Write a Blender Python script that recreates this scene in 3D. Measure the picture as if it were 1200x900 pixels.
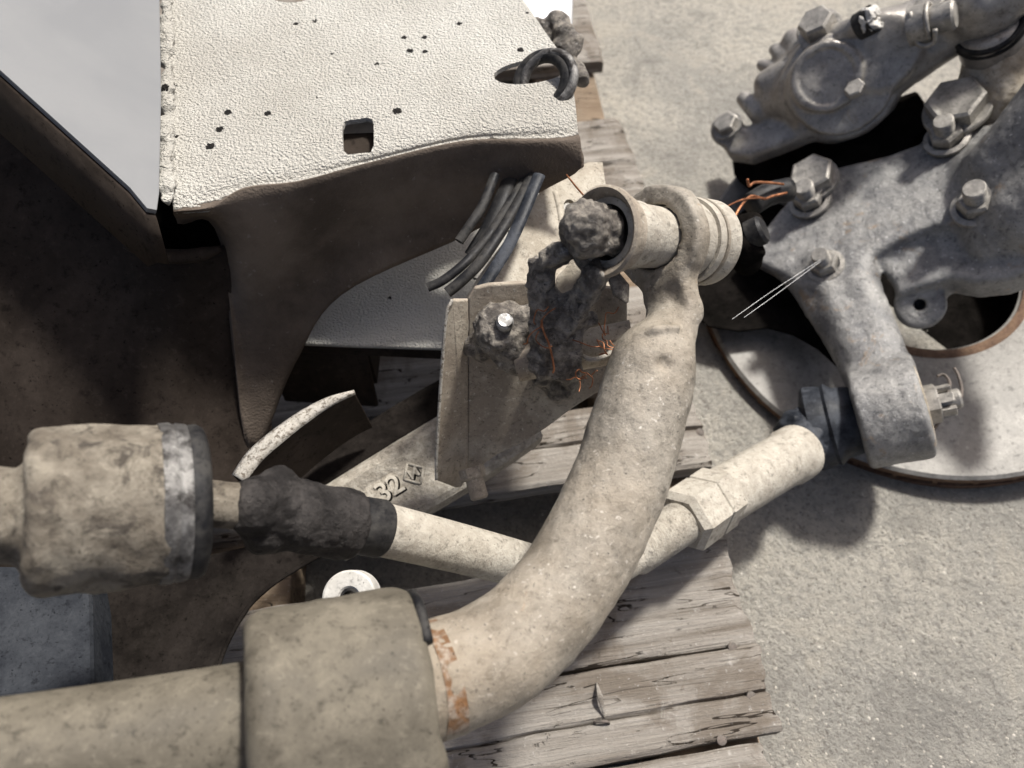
import bpy, bmesh, math, random
import numpy as np
from mathutils import Vector, Matrix
random.seed(7)
S = bpy.context.scene
C = S.collection
for o in list(bpy.data.objects): bpy.data.objects.remove(o)
R = math.radians
# ------------------------------------------------------------------ camera
PITCH = R(58); F = 906.0; CAMZ = 0.72
cam = bpy.data.cameras.new('camera'); camo = bpy.data.objects.new('camera', cam); C.objects.link(camo)
camo.location = (0, 0, CAMZ); camo.rotation_euler = (math.pi/2-PITCH, 0, 0)
cam.sensor_width = 36; cam.lens = 36*F/1200; cam.clip_start = .01; cam.clip_end = 200
cam.dof.use_dof = True; cam.dof.focus_distance = .46; cam.dof.aperture_fstop = 7.5
S.camera = camo
# ------------------------------------------------------------------ light
AZ, EL = R(40), R(61)
sdir = Vector((math.sin(AZ)*math.cos(EL), math.cos(AZ)*math.cos(EL), math.sin(EL)))
w = bpy.data.worlds.new('World'); S.world = w; w.use_nodes = True
nt = w.node_tree; bg = nt.nodes['Background']
sky = nt.nodes.new('ShaderNodeTexSky'); sky.sky_type = 'NISHITA'; sky.sun_disc = False
sky.sun_elevation = EL; sky.sun_rotation = AZ; sky.air_density = .6; sky.dust_density = 5.0; sky.ozone_density = .4
nt.links.new(sky.outputs[0], bg.inputs[0]); bg.inputs[1].default_value = .1
sl = bpy.data.lights.new('sun', 'SUN'); sl.energy = 4.8; sl.angle = R(6.0); sl.color = (1, .975, .93)
so = bpy.data.objects.new('sun', sl); C.objects.link(so); so.location = sdir*5
so.rotation_euler = (-sdir).to_track_quat('-Z', 'Y').to_euler()
S.view_settings.view_transform = 'Standard'; S.view_settings.look = 'None'
S.view_settings.gamma = 1; S.view_settings.exposure = 0.4; S.view_settings.use_curve_mapping = False
S.render.engine = 'CYCLES'

# ------------------------------------------------------------------ pixel-ray helpers (photo pixels, metres of depth / height)
RT = Vector((1, 0, 0)); UP = Vector((0, math.sin(PITCH), math.cos(PITCH))); FW = Vector((0, math.cos(PITCH), -math.sin(PITCH)))
CP = Vector((0, 0, CAMZ))
def ray(u, v): return FW + RT*((u-600)/F) + UP*((450-v)/F)
def V(u, v, d): return CP + ray(u, v)*d
def G(u, v, z):
    r = ray(u, v); return CP + r*((z-CAMZ)/r.z)
def ONP(u, v, o, n, off=0.0):
    r = ray(u, v); o2 = o+n*off
    return CP + r*((o2-CP).dot(n)/r.dot(n))
def px(r, d): return r*d/F
def camv(x, y, z): return (RT*x + UP*y - FW*z).normalized()     # z towards the camera

# ------------------------------------------------------------------ materials
MATS = {}
def node(t, kind, **kw):
    n = t.nodes.new(kind)
    for k, v in kw.items(): setattr(n, k, v)
    return n
def ramp(t, fac, stops):
    r = t.nodes.new('ShaderNodeValToRGB'); e = r.color_ramp.elements
    while len(e) < len(stops): e.new(.5)
    for el, (p, c) in zip(e, stops):
        el.position = p; el.color = (c[0], c[1], c[2], 1) if not isinstance(c, (int, float)) else (c, c, c, 1)
    t.links.new(fac, r.inputs[0]); return r.outputs[0]
def noise(t, co, scale, detail=6, rough=.6, dist=0):
    n = t.nodes.new('ShaderNodeTexNoise'); n.inputs['Scale'].default_value = scale
    n.inputs['Detail'].default_value = detail; n.inputs['Roughness'].default_value = rough
    n.inputs['Distortion'].default_value = dist
    t.links.new(co, n.inputs['Vector']); return n.outputs[0]
def mix(t, fac, a, b):
    m = t.nodes.new('ShaderNodeMix'); m.data_type = 'RGBA'
    for sock, val in ((0, fac), (6, a), (7, b)):
        if isinstance(val, (int, float)): m.inputs[sock].default_value = val
        elif isinstance(val, tuple): m.inputs[sock].default_value = (*val, 1)
        else: t.links.new(val, m.inputs[sock])
    return m.outputs[2]
def math_(t, op, a, b=0.0, c=None):
    m = t.nodes.new('ShaderNodeMath'); m.operation = op
    for i, val in enumerate((a, b, c)):
        if val is None: continue
        if isinstance(val, (int, float)): m.inputs[i].default_value = val
        else: t.links.new(val, m.inputs[i])
    return m.outputs[0]
def newmat(name):
    m = bpy.data.materials.new(name); m.use_nodes = True; t = m.node_tree
    b = t.nodes['Principled BSDF']; co = t.nodes.new('ShaderNodeTexCoord').outputs['Object']
    MATS[name] = m; return m, t, b, co
def bump(t, b, h, strength, dist):
    n = t.nodes.new('ShaderNodeBump'); n.inputs['Strength'].default_value = strength; n.inputs['Distance'].default_value = dist
    t.links.new(h, n.inputs['Height']); t.links.new(n.outputs[0], b.inputs['Normal']); return n
def dusty(name, base, dust, dark=None, sc=45, lo=.42, hi=.62, rough=(.55, .9), metal=0.0, bs=.5, bd=.0012, fine=420, rust=None, rust_amt=.66, darkamt=.62, spec=.16, fleck=None, pits=True, tint=None):
    m, t, b, co = newmat(name)
    n1 = noise(t, co, sc, 9, .65, .3)
    f = ramp(t, n1, [(lo, 0.0), (hi, 1.0)])
    n2 = noise(t, co, fine, 5, .7)
    f2 = math_(t, 'MULTIPLY', f, ramp(t, n2, [(.3, .55), (.6, 1.0)]))
    col = mix(t, f2, base, dust)
    if dark:
        n3 = noise(t, co, sc*1.7, 8, .7, .6)
        col = mix(t, ramp(t, n3, [(darkamt, 0.0), (darkamt+.1, .9)]), col, dark)
    if rust:
        n4 = noise(t, co, sc*.8, 10, .72, .8)
        col = mix(t, ramp(t, n4, [(rust_amt, 0.0), (rust_amt+.08, .9)]), col, rust)
    if fleck:
        n5 = noise(t, co, fine*.8, 3, .6)
        col = mix(t, ramp(t, n5, [(.64, 0.0), (.70, .8)]), col, fleck)
    n6 = noise(t, co, fine*.42, 10, .78, .2)
    if pits: col = mix(t, ramp(t, n6, [(.36, .75), (.46, 0.0)]), col, tuple(c*.40 for c in base))
    if pits: col = mix(t, ramp(t, n6, [(.55, 0.0), (.66, .5)]), col, tuple(min(.75, c*1.3) for c in dust))
    n7 = noise(t, co, fine*1.5, 2, .5)
    if tint: col = mix(t, ramp(t, noise(t, co, 9, 5, .6), [(.45, 0.0), (.68, .65)]), col, tint)
    if pits: col = mix(t, ramp(t, n7, [(.27, .85), (.33, 0.0)]), col, tuple(c*.25 for c in base))
    t.links.new(col, b.inputs['Base Color'])
    t.links.new(ramp(t, f2, [(0, rough[0]), (1, rough[1])]), b.inputs['Roughness'])
    b.inputs['Metallic'].default_value = metal; b.inputs['Specular IOR Level'].default_value = spec
    h = math_(t, 'ADD', math_(t, 'ADD', math_(t, 'MULTIPLY', n2, .6), math_(t, 'MULTIPLY', n1, .8)), math_(t, 'MULTIPLY', n6, .7))
    bump(t, b, h, bs, bd); return m

# cream stone-chip coated sheet metal with black chips
m, t, b, co = newmat('cream_coating')
nA = noise(t, co, 560, 3, .55, .0); nB = noise(t, co, 9, 5, .6); nC = noise(t, co, 700, 3, .6)
col = mix(t, ramp(t, nB, [(.35, 0.0), (.65, 1.0)]), (.50, .475, .42), (.63, .61, .55))
vo = node(t, 'ShaderNodeTexVoronoi'); vo.inputs['Scale'].default_value = 58; vo.inputs['Randomness'].default_value = 1
t.links.new(co, vo.inputs['Vector'])
sep = node(t, 'ShaderNodeSeparateColor'); t.links.new(vo.outputs['Color'], sep.inputs[0])
rnd = math_(t, 'MULTIPLY', math_(t, 'GREATER_THAN', sep.outputs[0], .22), math_(t, 'MULTIPLY', math_(t, 'POWER', sep.outputs[1], 1.3), .19))
wob = math_(t, 'ADD', vo.outputs['Distance'], math_(t, 'MULTIPLY', math_(t, 'SUBTRACT', nA, .5), .22))
chip = math_(t, 'LESS_THAN', wob, rnd)
col = mix(t, chip, col, (.02, .018, .016))
col = mix(t, ramp(t, noise(t, co, 70, 8, .75), [(.66, 0.0), (.72, .5)]), col, (.30, .26, .21))
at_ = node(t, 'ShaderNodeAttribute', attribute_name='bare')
bare = ramp(t, math_(t, 'ADD', at_.outputs['Fac'], math_(t, 'MULTIPLY', math_(t, 'SUBTRACT', noise(t, co, 90, 8, .75), .5), .9)), [(.46, 0.0), (.54, 1.0)])  # dark past the fold: brown metal plus shade painted in
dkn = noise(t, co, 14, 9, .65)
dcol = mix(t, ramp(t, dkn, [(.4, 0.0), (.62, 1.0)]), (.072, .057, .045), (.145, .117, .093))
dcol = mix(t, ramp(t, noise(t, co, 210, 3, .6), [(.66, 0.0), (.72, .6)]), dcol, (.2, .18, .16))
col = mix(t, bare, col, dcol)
t.links.new(col, b.inputs['Base Color']); b.inputs['Roughness'].default_value = .7; b.inputs['Specular IOR Level'].default_value = .12
keep = math_(t, 'SUBTRACT', 1.15, bare)
bump(t, b, math_(t, 'MULTIPLY', keep, math_(t, 'SUBTRACT', math_(t, 'ADD', nA, math_(t, 'MULTIPLY', nC, .25)), math_(t, 'MULTIPLY', chip, .8))), 1.0, .0052)

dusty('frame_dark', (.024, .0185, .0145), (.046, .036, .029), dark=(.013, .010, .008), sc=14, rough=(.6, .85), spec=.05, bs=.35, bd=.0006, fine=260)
dusty('rail_grey', (.14, .143, .145), (.155, .157, .157), sc=12, rough=(.45, .55), bs=.12, bd=.0003, spec=.5, pits=False)
dusty('bar_beige', (.20, .177, .142), (.35, .315, .26), dark=(.11, .097, .078), sc=48, lo=.38, hi=.60, rough=(.4, .68), metal=.12, spec=.45, bs=.8, bd=.0014, darkamt=.60, rust=(.30, .19, .10), rust_amt=.64, fleck=(.52, .48, .42), tint=(.26, .205, .14))
dusty('bar_dust', (.31, .278, .228), (.45, .415, .35), dark=(.22, .19, .15), sc=80, lo=.34, hi=.58, bs=.75, bd=.0016, darkamt=.64)
dusty('rust_collar', (.17, .095, .05), (.36, .31, .25), dark=(.10, .052, .03), sc=120, lo=.46, hi=.62, bs=.9, bd=.0015, rust=(.23, .115, .05), rust_amt=.54)
dusty('rubber_brown_shade', (.095, .083, .063), (.17, .15, .115), dark=(.058, .05, .038), sc=26, bs=.45, bd=.0010, spec=.2)  # brown rubber, darkened with painted shade; also on the left bar
dusty('rubber_black', (.012, .012, .013), (.05, .047, .043), sc=60, bs=.4, bd=.0006, rough=(.45, .8))
dusty('rubber_blue', (.013, .015, .019), (.055, .06, .07), sc=40, bs=.4, bd=.0008, rough=(.4, .7))
dusty('boot_mud', (.018, .016, .015), (.062, .056, .052), sc=55, bs=.9, bd=.0022, rough=(.5, .85))
dusty('grease_mud', (.075, .064, .054), (.32, .285, .235), dark=(.022, .019, .016), sc=120, bs=1.0, bd=.003, rough=(.35, .8), darkamt=.55, spec=.5, fleck=(.36, .34, .31), fine=300)
dusty('ball_mud', (.13, .11, .085), (.27, .24, .19), dark=(.05, .042, .035), sc=44, bs=.8, bd=.002, darkamt=.52)
dusty('machined', (.4, .4, .4), (.35, .34, .32), dark=(.04, .037, .034), sc=70, rough=(.3, .55), metal=.6, bs=.5, bd=.0008, darkamt=.44)
dusty('rim_dull', (.10, .095, .09), (.30, .29, .27), dark=(.025, .022, .02), sc=55, lo=.46, hi=.62, rough=(.4, .6), metal=.35, bs=.6, bd=.0012, darkamt=.5)
dusty('bracket_brown', (.25, .21, .165), (.40, .355, .285), dark=(.14, .115, .09), sc=30, bs=.6, bd=.0012, fleck=(.45, .42, .36), fine=500)
dusty('bracket_edge', (.36, .335, .29), (.46, .435, .39), dark=(.1, .08, .06), sc=200, bs=1, bd=.001, darkamt=.5)
dusty('hanger_beige', (.33, .29, .23), (.47, .43, .36), dark=(.18, .15, .12), sc=40, bs=.7, bd=.0014)
dusty('arm_dark_shade', (.010, .0085, .0075), (.022, .0185, .016), sc=30, rough=(.5, .75), bs=.3, bd=.0006, spec=.0)  # near-black that paints in the shade on the arm and lower plate
dusty('arm_cast', (.27, .24, .195), (.42, .385, .325), dark=(.12, .105, .085), sc=190, bs=1, bd=.0018, darkamt=.6)
dusty('knuckle_iron', (.14, .138, .136), (.31, .30, .28), dark=(.045, .046, .053), sc=40, lo=.36, hi=.60, rough=(.3, .58), bs=.9, bd=.0016, metal=.2, darkamt=.62, rust=(.27, .20, .135), rust_amt=.58, spec=.5, fleck=(.46, .45, .43), fine=330)
dusty('knuckle_plug', (.33, .28, .21), (.52, .47, .39), dark=(.17, .13, .09), sc=50, bs=.8, bd=.0016, rough=(.45, .8))
dusty('caliper_cast', (.26, .24, .215), (.40, .375, .335), dark=(.10, .09, .08), sc=40, rough=(.32, .55), bs=.45, bd=.001, metal=.35, rust=(.22, .17, .12), rust_amt=.62, spec=.5)
dusty('bolt_steel', (.25, .235, .21), (.40, .375, .335), dark=(.1, .09, .08), sc=90, rough=(.35, .6), bs=.5, bd=.0008, metal=.4)
dusty('rotor_face', (.185, .176, .16), (.275, .264, .242), dark=(.10, .09, .08), sc=26, bs=.55, bd=.0009, rough=(.4, .7), metal=.2, rust=(.36, .27, .19), rust_amt=.66, darkamt=.68)
dusty('rotor_rust', (.11, .062, .038), (.19, .125, .08), dark=(.08, .04, .025), sc=70, bs=.9, bd=.0015)
dusty('hat_black', (.005, .0045, .004), (.011, .0095, .0085), sc=40, bs=.4, bd=.001, spec=.0)
dusty('copper_wire', (.22, .085, .04), (.42, .19, .095), sc=200, rough=(.3, .55), metal=.5, bs=.3, bd=.0003)
dusty('white_ring', (.46, .44, .40), (.56, .54, .50), sc=60, bs=.4, bd=.0006)
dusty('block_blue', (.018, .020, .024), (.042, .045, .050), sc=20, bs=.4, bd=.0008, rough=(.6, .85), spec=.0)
dusty('white_plastic', (.78, .79, .80), (.82, .82, .81), sc=20, rough=(.35, .5), bs=.3, bd=.001)
dusty('nail_iron', (.09, .08, .07), (.18, .15, .13), sc=200, bs=.5, bd=.0006, metal=.3)
dusty('web', (.75, .75, .73), (.8, .8, .78), sc=20, bs=.0)

# weathered wood, grain along local x
def wood(name, c1, c2, c3):
    m, t, b, co = newmat(name)
    oi = t.nodes.new('ShaderNodeObjectInfo')
    vm = node(t, 'ShaderNodeVectorMath', operation='MULTIPLY_ADD')
    t.links.new(co, vm.inputs[0]); vm.inputs[1].default_value = (3.2, 70, 70)
    cx = node(t, 'ShaderNodeCombineXYZ')
    for i, k in enumerate((37.0, 91.0, 13.0)): t.links.new(math_(t, 'MULTIPLY', oi.outputs['Random'], k), cx.inputs[i])
    t.links.new(cx.outputs[0], vm.inputs[2])
    g = noise(t, vm.outputs[0], 1.0, 9, .68, .5); g2 = noise(t, vm.outputs[0], 4.5, 6, .7, .2)
    vm2 = node(t, 'ShaderNodeVectorMath', operation='ADD'); t.links.new(co, vm2.inputs[0]); t.links.new(cx.outputs[0], vm2.inputs[1])
    st = noise(t, vm2.outputs[0], 14, 6, .65, .4); fn = noise(t, vm2.outputs[0], 300, 4, .7)
    col = mix(t, ramp(t, g, [(.32, 0.0), (.62, 1.0)]), c1, c2)
    col = mix(t, ramp(t, st, [(.48, 0.0), (.58, .6)]), col, c3)
    kn_ = noise(t, vm2.outputs[0], 42, 8, .75, .5)
    col = mix(t, ramp(t, kn_, [(.62, 0.0), (.70, .7)]), col, (.09, .07, .052))
    col = mix(t, ramp(t, kn_, [(.30, .5), (.38, 0.0)]), col, (.5, .48, .44))
    vm3 = node(t, 'ShaderNodeVectorMath', operation='MULTIPLY_ADD'); t.links.new(co, vm3.inputs[0]); vm3.inputs[1].default_value = (5, 38, 38); t.links.new(cx.outputs[0], vm3.inputs[2])
    ck = noise(t, vm3.outputs[0], 1.6, 3, .5, .3)
    ckm = math_(t, 'MULTIPLY', math_(t, 'LESS_THAN', math_(t, 'ABSOLUTE', math_(t, 'SUBTRACT', ck, .5)), .006), ramp(t, st, [(.42, 0.0), (.5, 1.0)]))
    col = mix(t, ckm, col, (.035, .028, .022))
    col = mix(t, ramp(t, g2, [(.26, .9), (.37, 0.0)]), col, (.055, .045, .036))
    col = mix(t, ramp(t, fn, [(.62, 0.0), (.72, .45)]), col, (.62, .60, .56))
    t.links.new(col, b.inputs['Base Color']); b.inputs['Roughness'].default_value = .9; b.inputs['Specular IOR Level'].default_value = .05
    bump(t, b, math_(t, 'SUBTRACT', math_(t, 'ADD', math_(t, 'ADD', g, math_(t, 'MULTIPLY', g2, .9)), math_(t, 'MULTIPLY', fn, .35)), ckm), 1.0, .003)
wood('wood_grey', (.15, .128, .105), (.32, .295, .26), (.125, .10, .077))
wood('wood_brown', (.13, .095, .065), (.27, .205, .145), (.19, .15, .11))

# concrete floor
m, t, b, co = newmat('concrete')
n1 = noise(t, co, 3.2, 6, .6, .3); n2 = noise(t, co, 110, 8, .72, .2); n3 = noise(t, co, 300, 5, .7); n4 = noise(t, co, 14, 7, .7, .6)
col = mix(t, ramp(t, n1, [(.40, 0.0), (.58, 1.0)]), (.43, .41, .365), (.60, .56, .48))
col = mix(t, ramp(t, n2, [(.38, .8), (.52, 0.0)]), col, (.36, .34, .305))
col = mix(t, ramp(t, n3, [(.56, 0.0), (.66, .7)]), col, (.72, .68, .60))
col = mix(t, ramp(t, n3, [(.36, .85), (.45, 0.0)]), col, (.22, .20, .175))
col = mix(t, ramp(t, n4, [(.52, 0.0), (.66, .6)]), col, (.60, .55, .46))
col = mix(t, ramp(t, n4, [(.34, .65), (.48, 0.0)]), col, (.30, .285, .255))
t.links.new(col, b.inputs['Base Color']); b.inputs['Roughness'].default_value = .9; b.inputs['Specular IOR Level'].default_value = .06
bump(t, b, math_(t, 'ADD', math_(t, 'MULTIPLY', n2, 1.1), n3), 1.0, .009)
m, t, b, co = newmat('grit')
gi = t.nodes.new('ShaderNodeNewGeometry')
t.links.new(ramp(t, gi.outputs['Random Per Island'], [(0, (.20, .19, .17)), (.4, (.32, .30, .26)), (.8, (.38, .355, .305)), (1, (.44, .41, .36))]), b.inputs['Base Color'])
b.inputs['Roughness'].default_value = .9; b.inputs['Specular IOR Level'].default_value = .1

# ------------------------------------------------------------------ object helpers
def mesh(name, vs, fs, mat, parent=None, smooth=True, auto=None):
    me = bpy.data.meshes.new(name); me.from_pydata([tuple(v) for v in vs], [], fs); me.update()
    if smooth: me.polygons.foreach_set('use_smooth', [True]*len(me.polygons))
    me.materials.append(MATS[mat])
    o = bpy.data.objects.new(name, me); C.objects.link(o)
    if auto is not None and smooth: me.set_sharp_from_angle(angle=R(auto))
    if parent: o.parent = parent
    return o
def thing(name, label, cat, group=None):
    o = bpy.data.objects.new(name, None); C.objects.link(o); o.empty_display_size = .02
    o['label'] = label; o['category'] = cat
    if group: o['group'] = group
    return o
def tag(o, label, cat, group=None):
    o['label'] = label; o['category'] = cat
    if group: o['group'] = group
    return o
def joinvf(*parts):
    vs, fs = [], []
    for v, f in parts:
        k = len(vs); vs += list(v); fs += [tuple(i+k for i in q) for q in f]
    return vs, fs
def frame_of(a):
    a = Vector(a).normalized(); h = Vector((0, 0, 1)) if abs(a.z) < .9 else Vector((1, 0, 0))
    x = a.cross(h).normalized(); return x, a.cross(x).normalized(), a
def lathe(o, axis, prof, n=40, phase=0.0, xdir=None):
    """prof: list of (distance along axis, radius)"""
    x, y, a = frame_of(axis)
    if xdir is not None:
        x = (xdir - a*xdir.dot(a)).normalized(); y = a.cross(x)
    vs, fs, rings = [], [], []
    for t_, r in prof:
        c = o + a*t_
        if r < 1e-6: rings.append([len(vs)]); vs.append(c)
        else:
            rings.append(list(range(len(vs), len(vs)+n)))
            vs += [c + x*(r*math.cos(phase+2*math.pi*i/n)) + y*(r*math.sin(phase+2*math.pi*i/n)) for i in range(n)]
    for A, B in zip(rings, rings[1:]):
        for i in range(n):
            j = (i+1) % n
            if len(A) == 1 and len(B) == 1: continue
            if len(A) == 1: fs.append((A[0], B[j], B[i]))
            elif len(B) == 1: fs.append((A[i], A[j], B[0]))
            else: fs.append((A[i], A[j], B[j], B[i]))
    return vs, fs
def crom(P, k=8):
    if len(P) < 3 or k <= 1: return [p.copy() for p in P]
    out = []; Q = [P[0]*2-P[1]] + list(P) + [P[-1]*2-P[-2]]
    for i in range(1, len(Q)-2):
        a, b_, c, d = Q[i-1:i+3]
        for j in range(k):
            s = j/k
            out.append(.5*((2*b_)+(c-a)*s+(2*a-5*b_+4*c-d)*s*s+(3*b_-a-3*c+d)*s**3))
    out.append(P[-1].copy()); return out
def lerp_list(vals, n):
    return list(np.interp(np.linspace(0, 1, n), np.linspace(0, 1, len(vals)), vals))
def tube(P, rad, n=16, k=8, flat=1.0, up=None, cap=True):
    P = crom(P, k); N = len(P); rr = lerp_list(rad if isinstance(rad, (list, tuple)) else [rad, rad], N)
    vs, fs = [], []; x = None
    for i, p in enumerate(P):
        a = (P[min(i+1, N-1)]-P[max(i-1, 0)]).normalized()
        if x is None:
            x = (up - a*up.dot(a)).normalized() if up is not None else frame_of(a)[0]
        else: x = (x - a*x.dot(a)).normalized()
        y = a.cross(x)
        vs += [p + x*(rr[i]*math.cos(2*math.pi*j/n)) + y*(rr[i]*flat*math.sin(2*math.pi*j/n)) for j in range(n)]
    for i in range(N-1):
        for j in range(n):
            q = (j+1) % n; fs.append((i*n+j, i*n+q, (i+1)*n+q, (i+1)*n+j))
    if cap:
        fs.append(tuple(range(n))[::-1]); fs.append(tuple(range((N-1)*n, N*n)))
    return vs, fs
def prism(poly, vec):
    """closed polygon (world points) extruded by vec"""
    n = len(poly); vs = [p.copy() for p in poly] + [p+vec for p in poly]
    fs = [tuple(range(n)), tuple(range(2*n-1, n-1, -1))] + [(i, i+n, (i+1) % n+n, (i+1) % n) for i in range(n)]
    return vs, fs
def fixn(o):
    bm = bmesh.new(); bm.from_mesh(o.data); bmesh.ops.recalc_face_normals(bm, faces=bm.faces); bm.to_mesh(o.data); bm.free(); return o
def bev(o, wdt, seg=2, ang=35):
    m = o.modifiers.new('bevel', 'BEVEL'); m.width = wdt; m.segments = seg; m.limit_method = 'ANGLE'; m.angle_limit = R(ang); return o
def plate(name, poly, vec, mat, parent=None, bw=.0012, auto=40):
    o = mesh(name, *prism(poly, vec), mat, parent, smooth=False); fixn(o)
    if bw: bev(o, bw)
    return o
def hexhead(o, axis, r, h, ph=0.0):
    return lathe(o, axis, [(0, 0), (0, r), (h*.8, r), (h, r*.84), (h, 0)], 6, ph)

# ---- signed distance shapes meshed with surface nets (castings, mud, boots)
def A3(v): return np.array(v, dtype=np.float32)
def s_cap(a, b_, ra, rb=None):
    a, b_ = A3(a), A3(b_); rb = ra if rb is None else rb
    def f(p):
        d = b_-a; h = np.clip(((p-a)@d)/(d@d), 0, 1)
        return np.linalg.norm(p-a-h[:, None]*d, axis=1)-(ra+(rb-ra)*h)
    return f
def s_cyl(a, b_, r, rd=.002):
    a, b_ = A3(a), A3(b_); L = float(np.linalg.norm(b_-a)); ax = (b_-a)/L
    def f(p):
        q = p-a; t_ = q@ax; rad = np.linalg.norm(q-t_[:, None]*ax, axis=1)
        dx = rad-r+rd; dy = np.abs(t_-L/2)-L/2+rd
        return np.minimum(np.maximum(dx, dy), 0)+np.hypot(np.maximum(dx, 0), np.maximum(dy, 0))-rd
    return f
def s_box(c, axes, half, rd=.002):
    c = A3(c); M = np.array([A3(x) for x in axes]); hf = A3(half)-rd
    def f(p):
        q = np.abs((p-c)@M.T)-hf
        return np.linalg.norm(np.maximum(q, 0), axis=1)+np.minimum(q.max(axis=1), 0)-rd
    return f
def s_sph(c, r, sc=(1, 1, 1)):
    c = A3(c); k = A3(sc)
    def f(p): return (np.linalg.norm((p-c)/k, axis=1)-r)*min(sc)
    return f
def s_poly(o, e1, e2, n_, pts, lo, hi, rd=.003):
    """pts: world points near the plane; extruded along n_ from lo to hi"""
    o = A3(o); e1, e2, n_ = A3(e1), A3(e2), A3(n_)
    P2 = np.array([((A3(q)-o)@e1, (A3(q)-o)@e2) for q in pts], dtype=np.float32)
    def f(p):
        q = p-o; x = np.stack([q@e1, q@e2], 1); z = q@n_
        d = np.full(len(x), 1e9, np.float32); s = np.ones(len(x), np.float32); N = len(P2); j = N-1
        for i in range(N):
            e = P2[j]-P2[i]; w_ = x-P2[i]; h = np.clip((w_@e)/(e@e), 0, 1); bb = w_-h[:, None]*e
            d = np.minimum(d, (bb**2).sum(1))
            c1 = x[:, 1] >= P2[i][1]; c2 = x[:, 1] < P2[j][1]; c3 = e[0]*w_[:, 1] > e[1]*w_[:, 0]
            fl = (c1 & c2 & c3) | (~c1 & ~c2 & ~c3); s = np.where(fl, -s, s); j = i
        d2 = s*np.sqrt(d)+rd; dz = np.abs(z-(lo+hi)/2)-(hi-lo)/2+rd
        return np.minimum(np.maximum(d2, dz), 0)+np.hypot(np.maximum(d2, 0), np.maximum(dz, 0))-rd
    return f
def vnoise(p, seed=0):
    i = np.floor(p).astype(np.int64); f = (p-i).astype(np.float32); f = f*f*(3-2*f); r = 0
    for dx in (0, 1):
        for dy in (0, 1):
            for dz in (0, 1):
                h = ((i[:, 0]+dx)*73856093) ^ ((i[:, 1]+dy)*19349663) ^ ((i[:, 2]+dz)*83492791) ^ (seed*2654435)
                h = (h*1103515245+12345) & 0x7fffffff; h = ((h >> 8) & 0xffff)/65535.0
                r = r + h*(f[:, 0] if dx else 1-f[:, 0])*(f[:, 1] if dy else 1-f[:, 1])*(f[:, 2] if dz else 1-f[:, 2])
    return r*2-1
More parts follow.
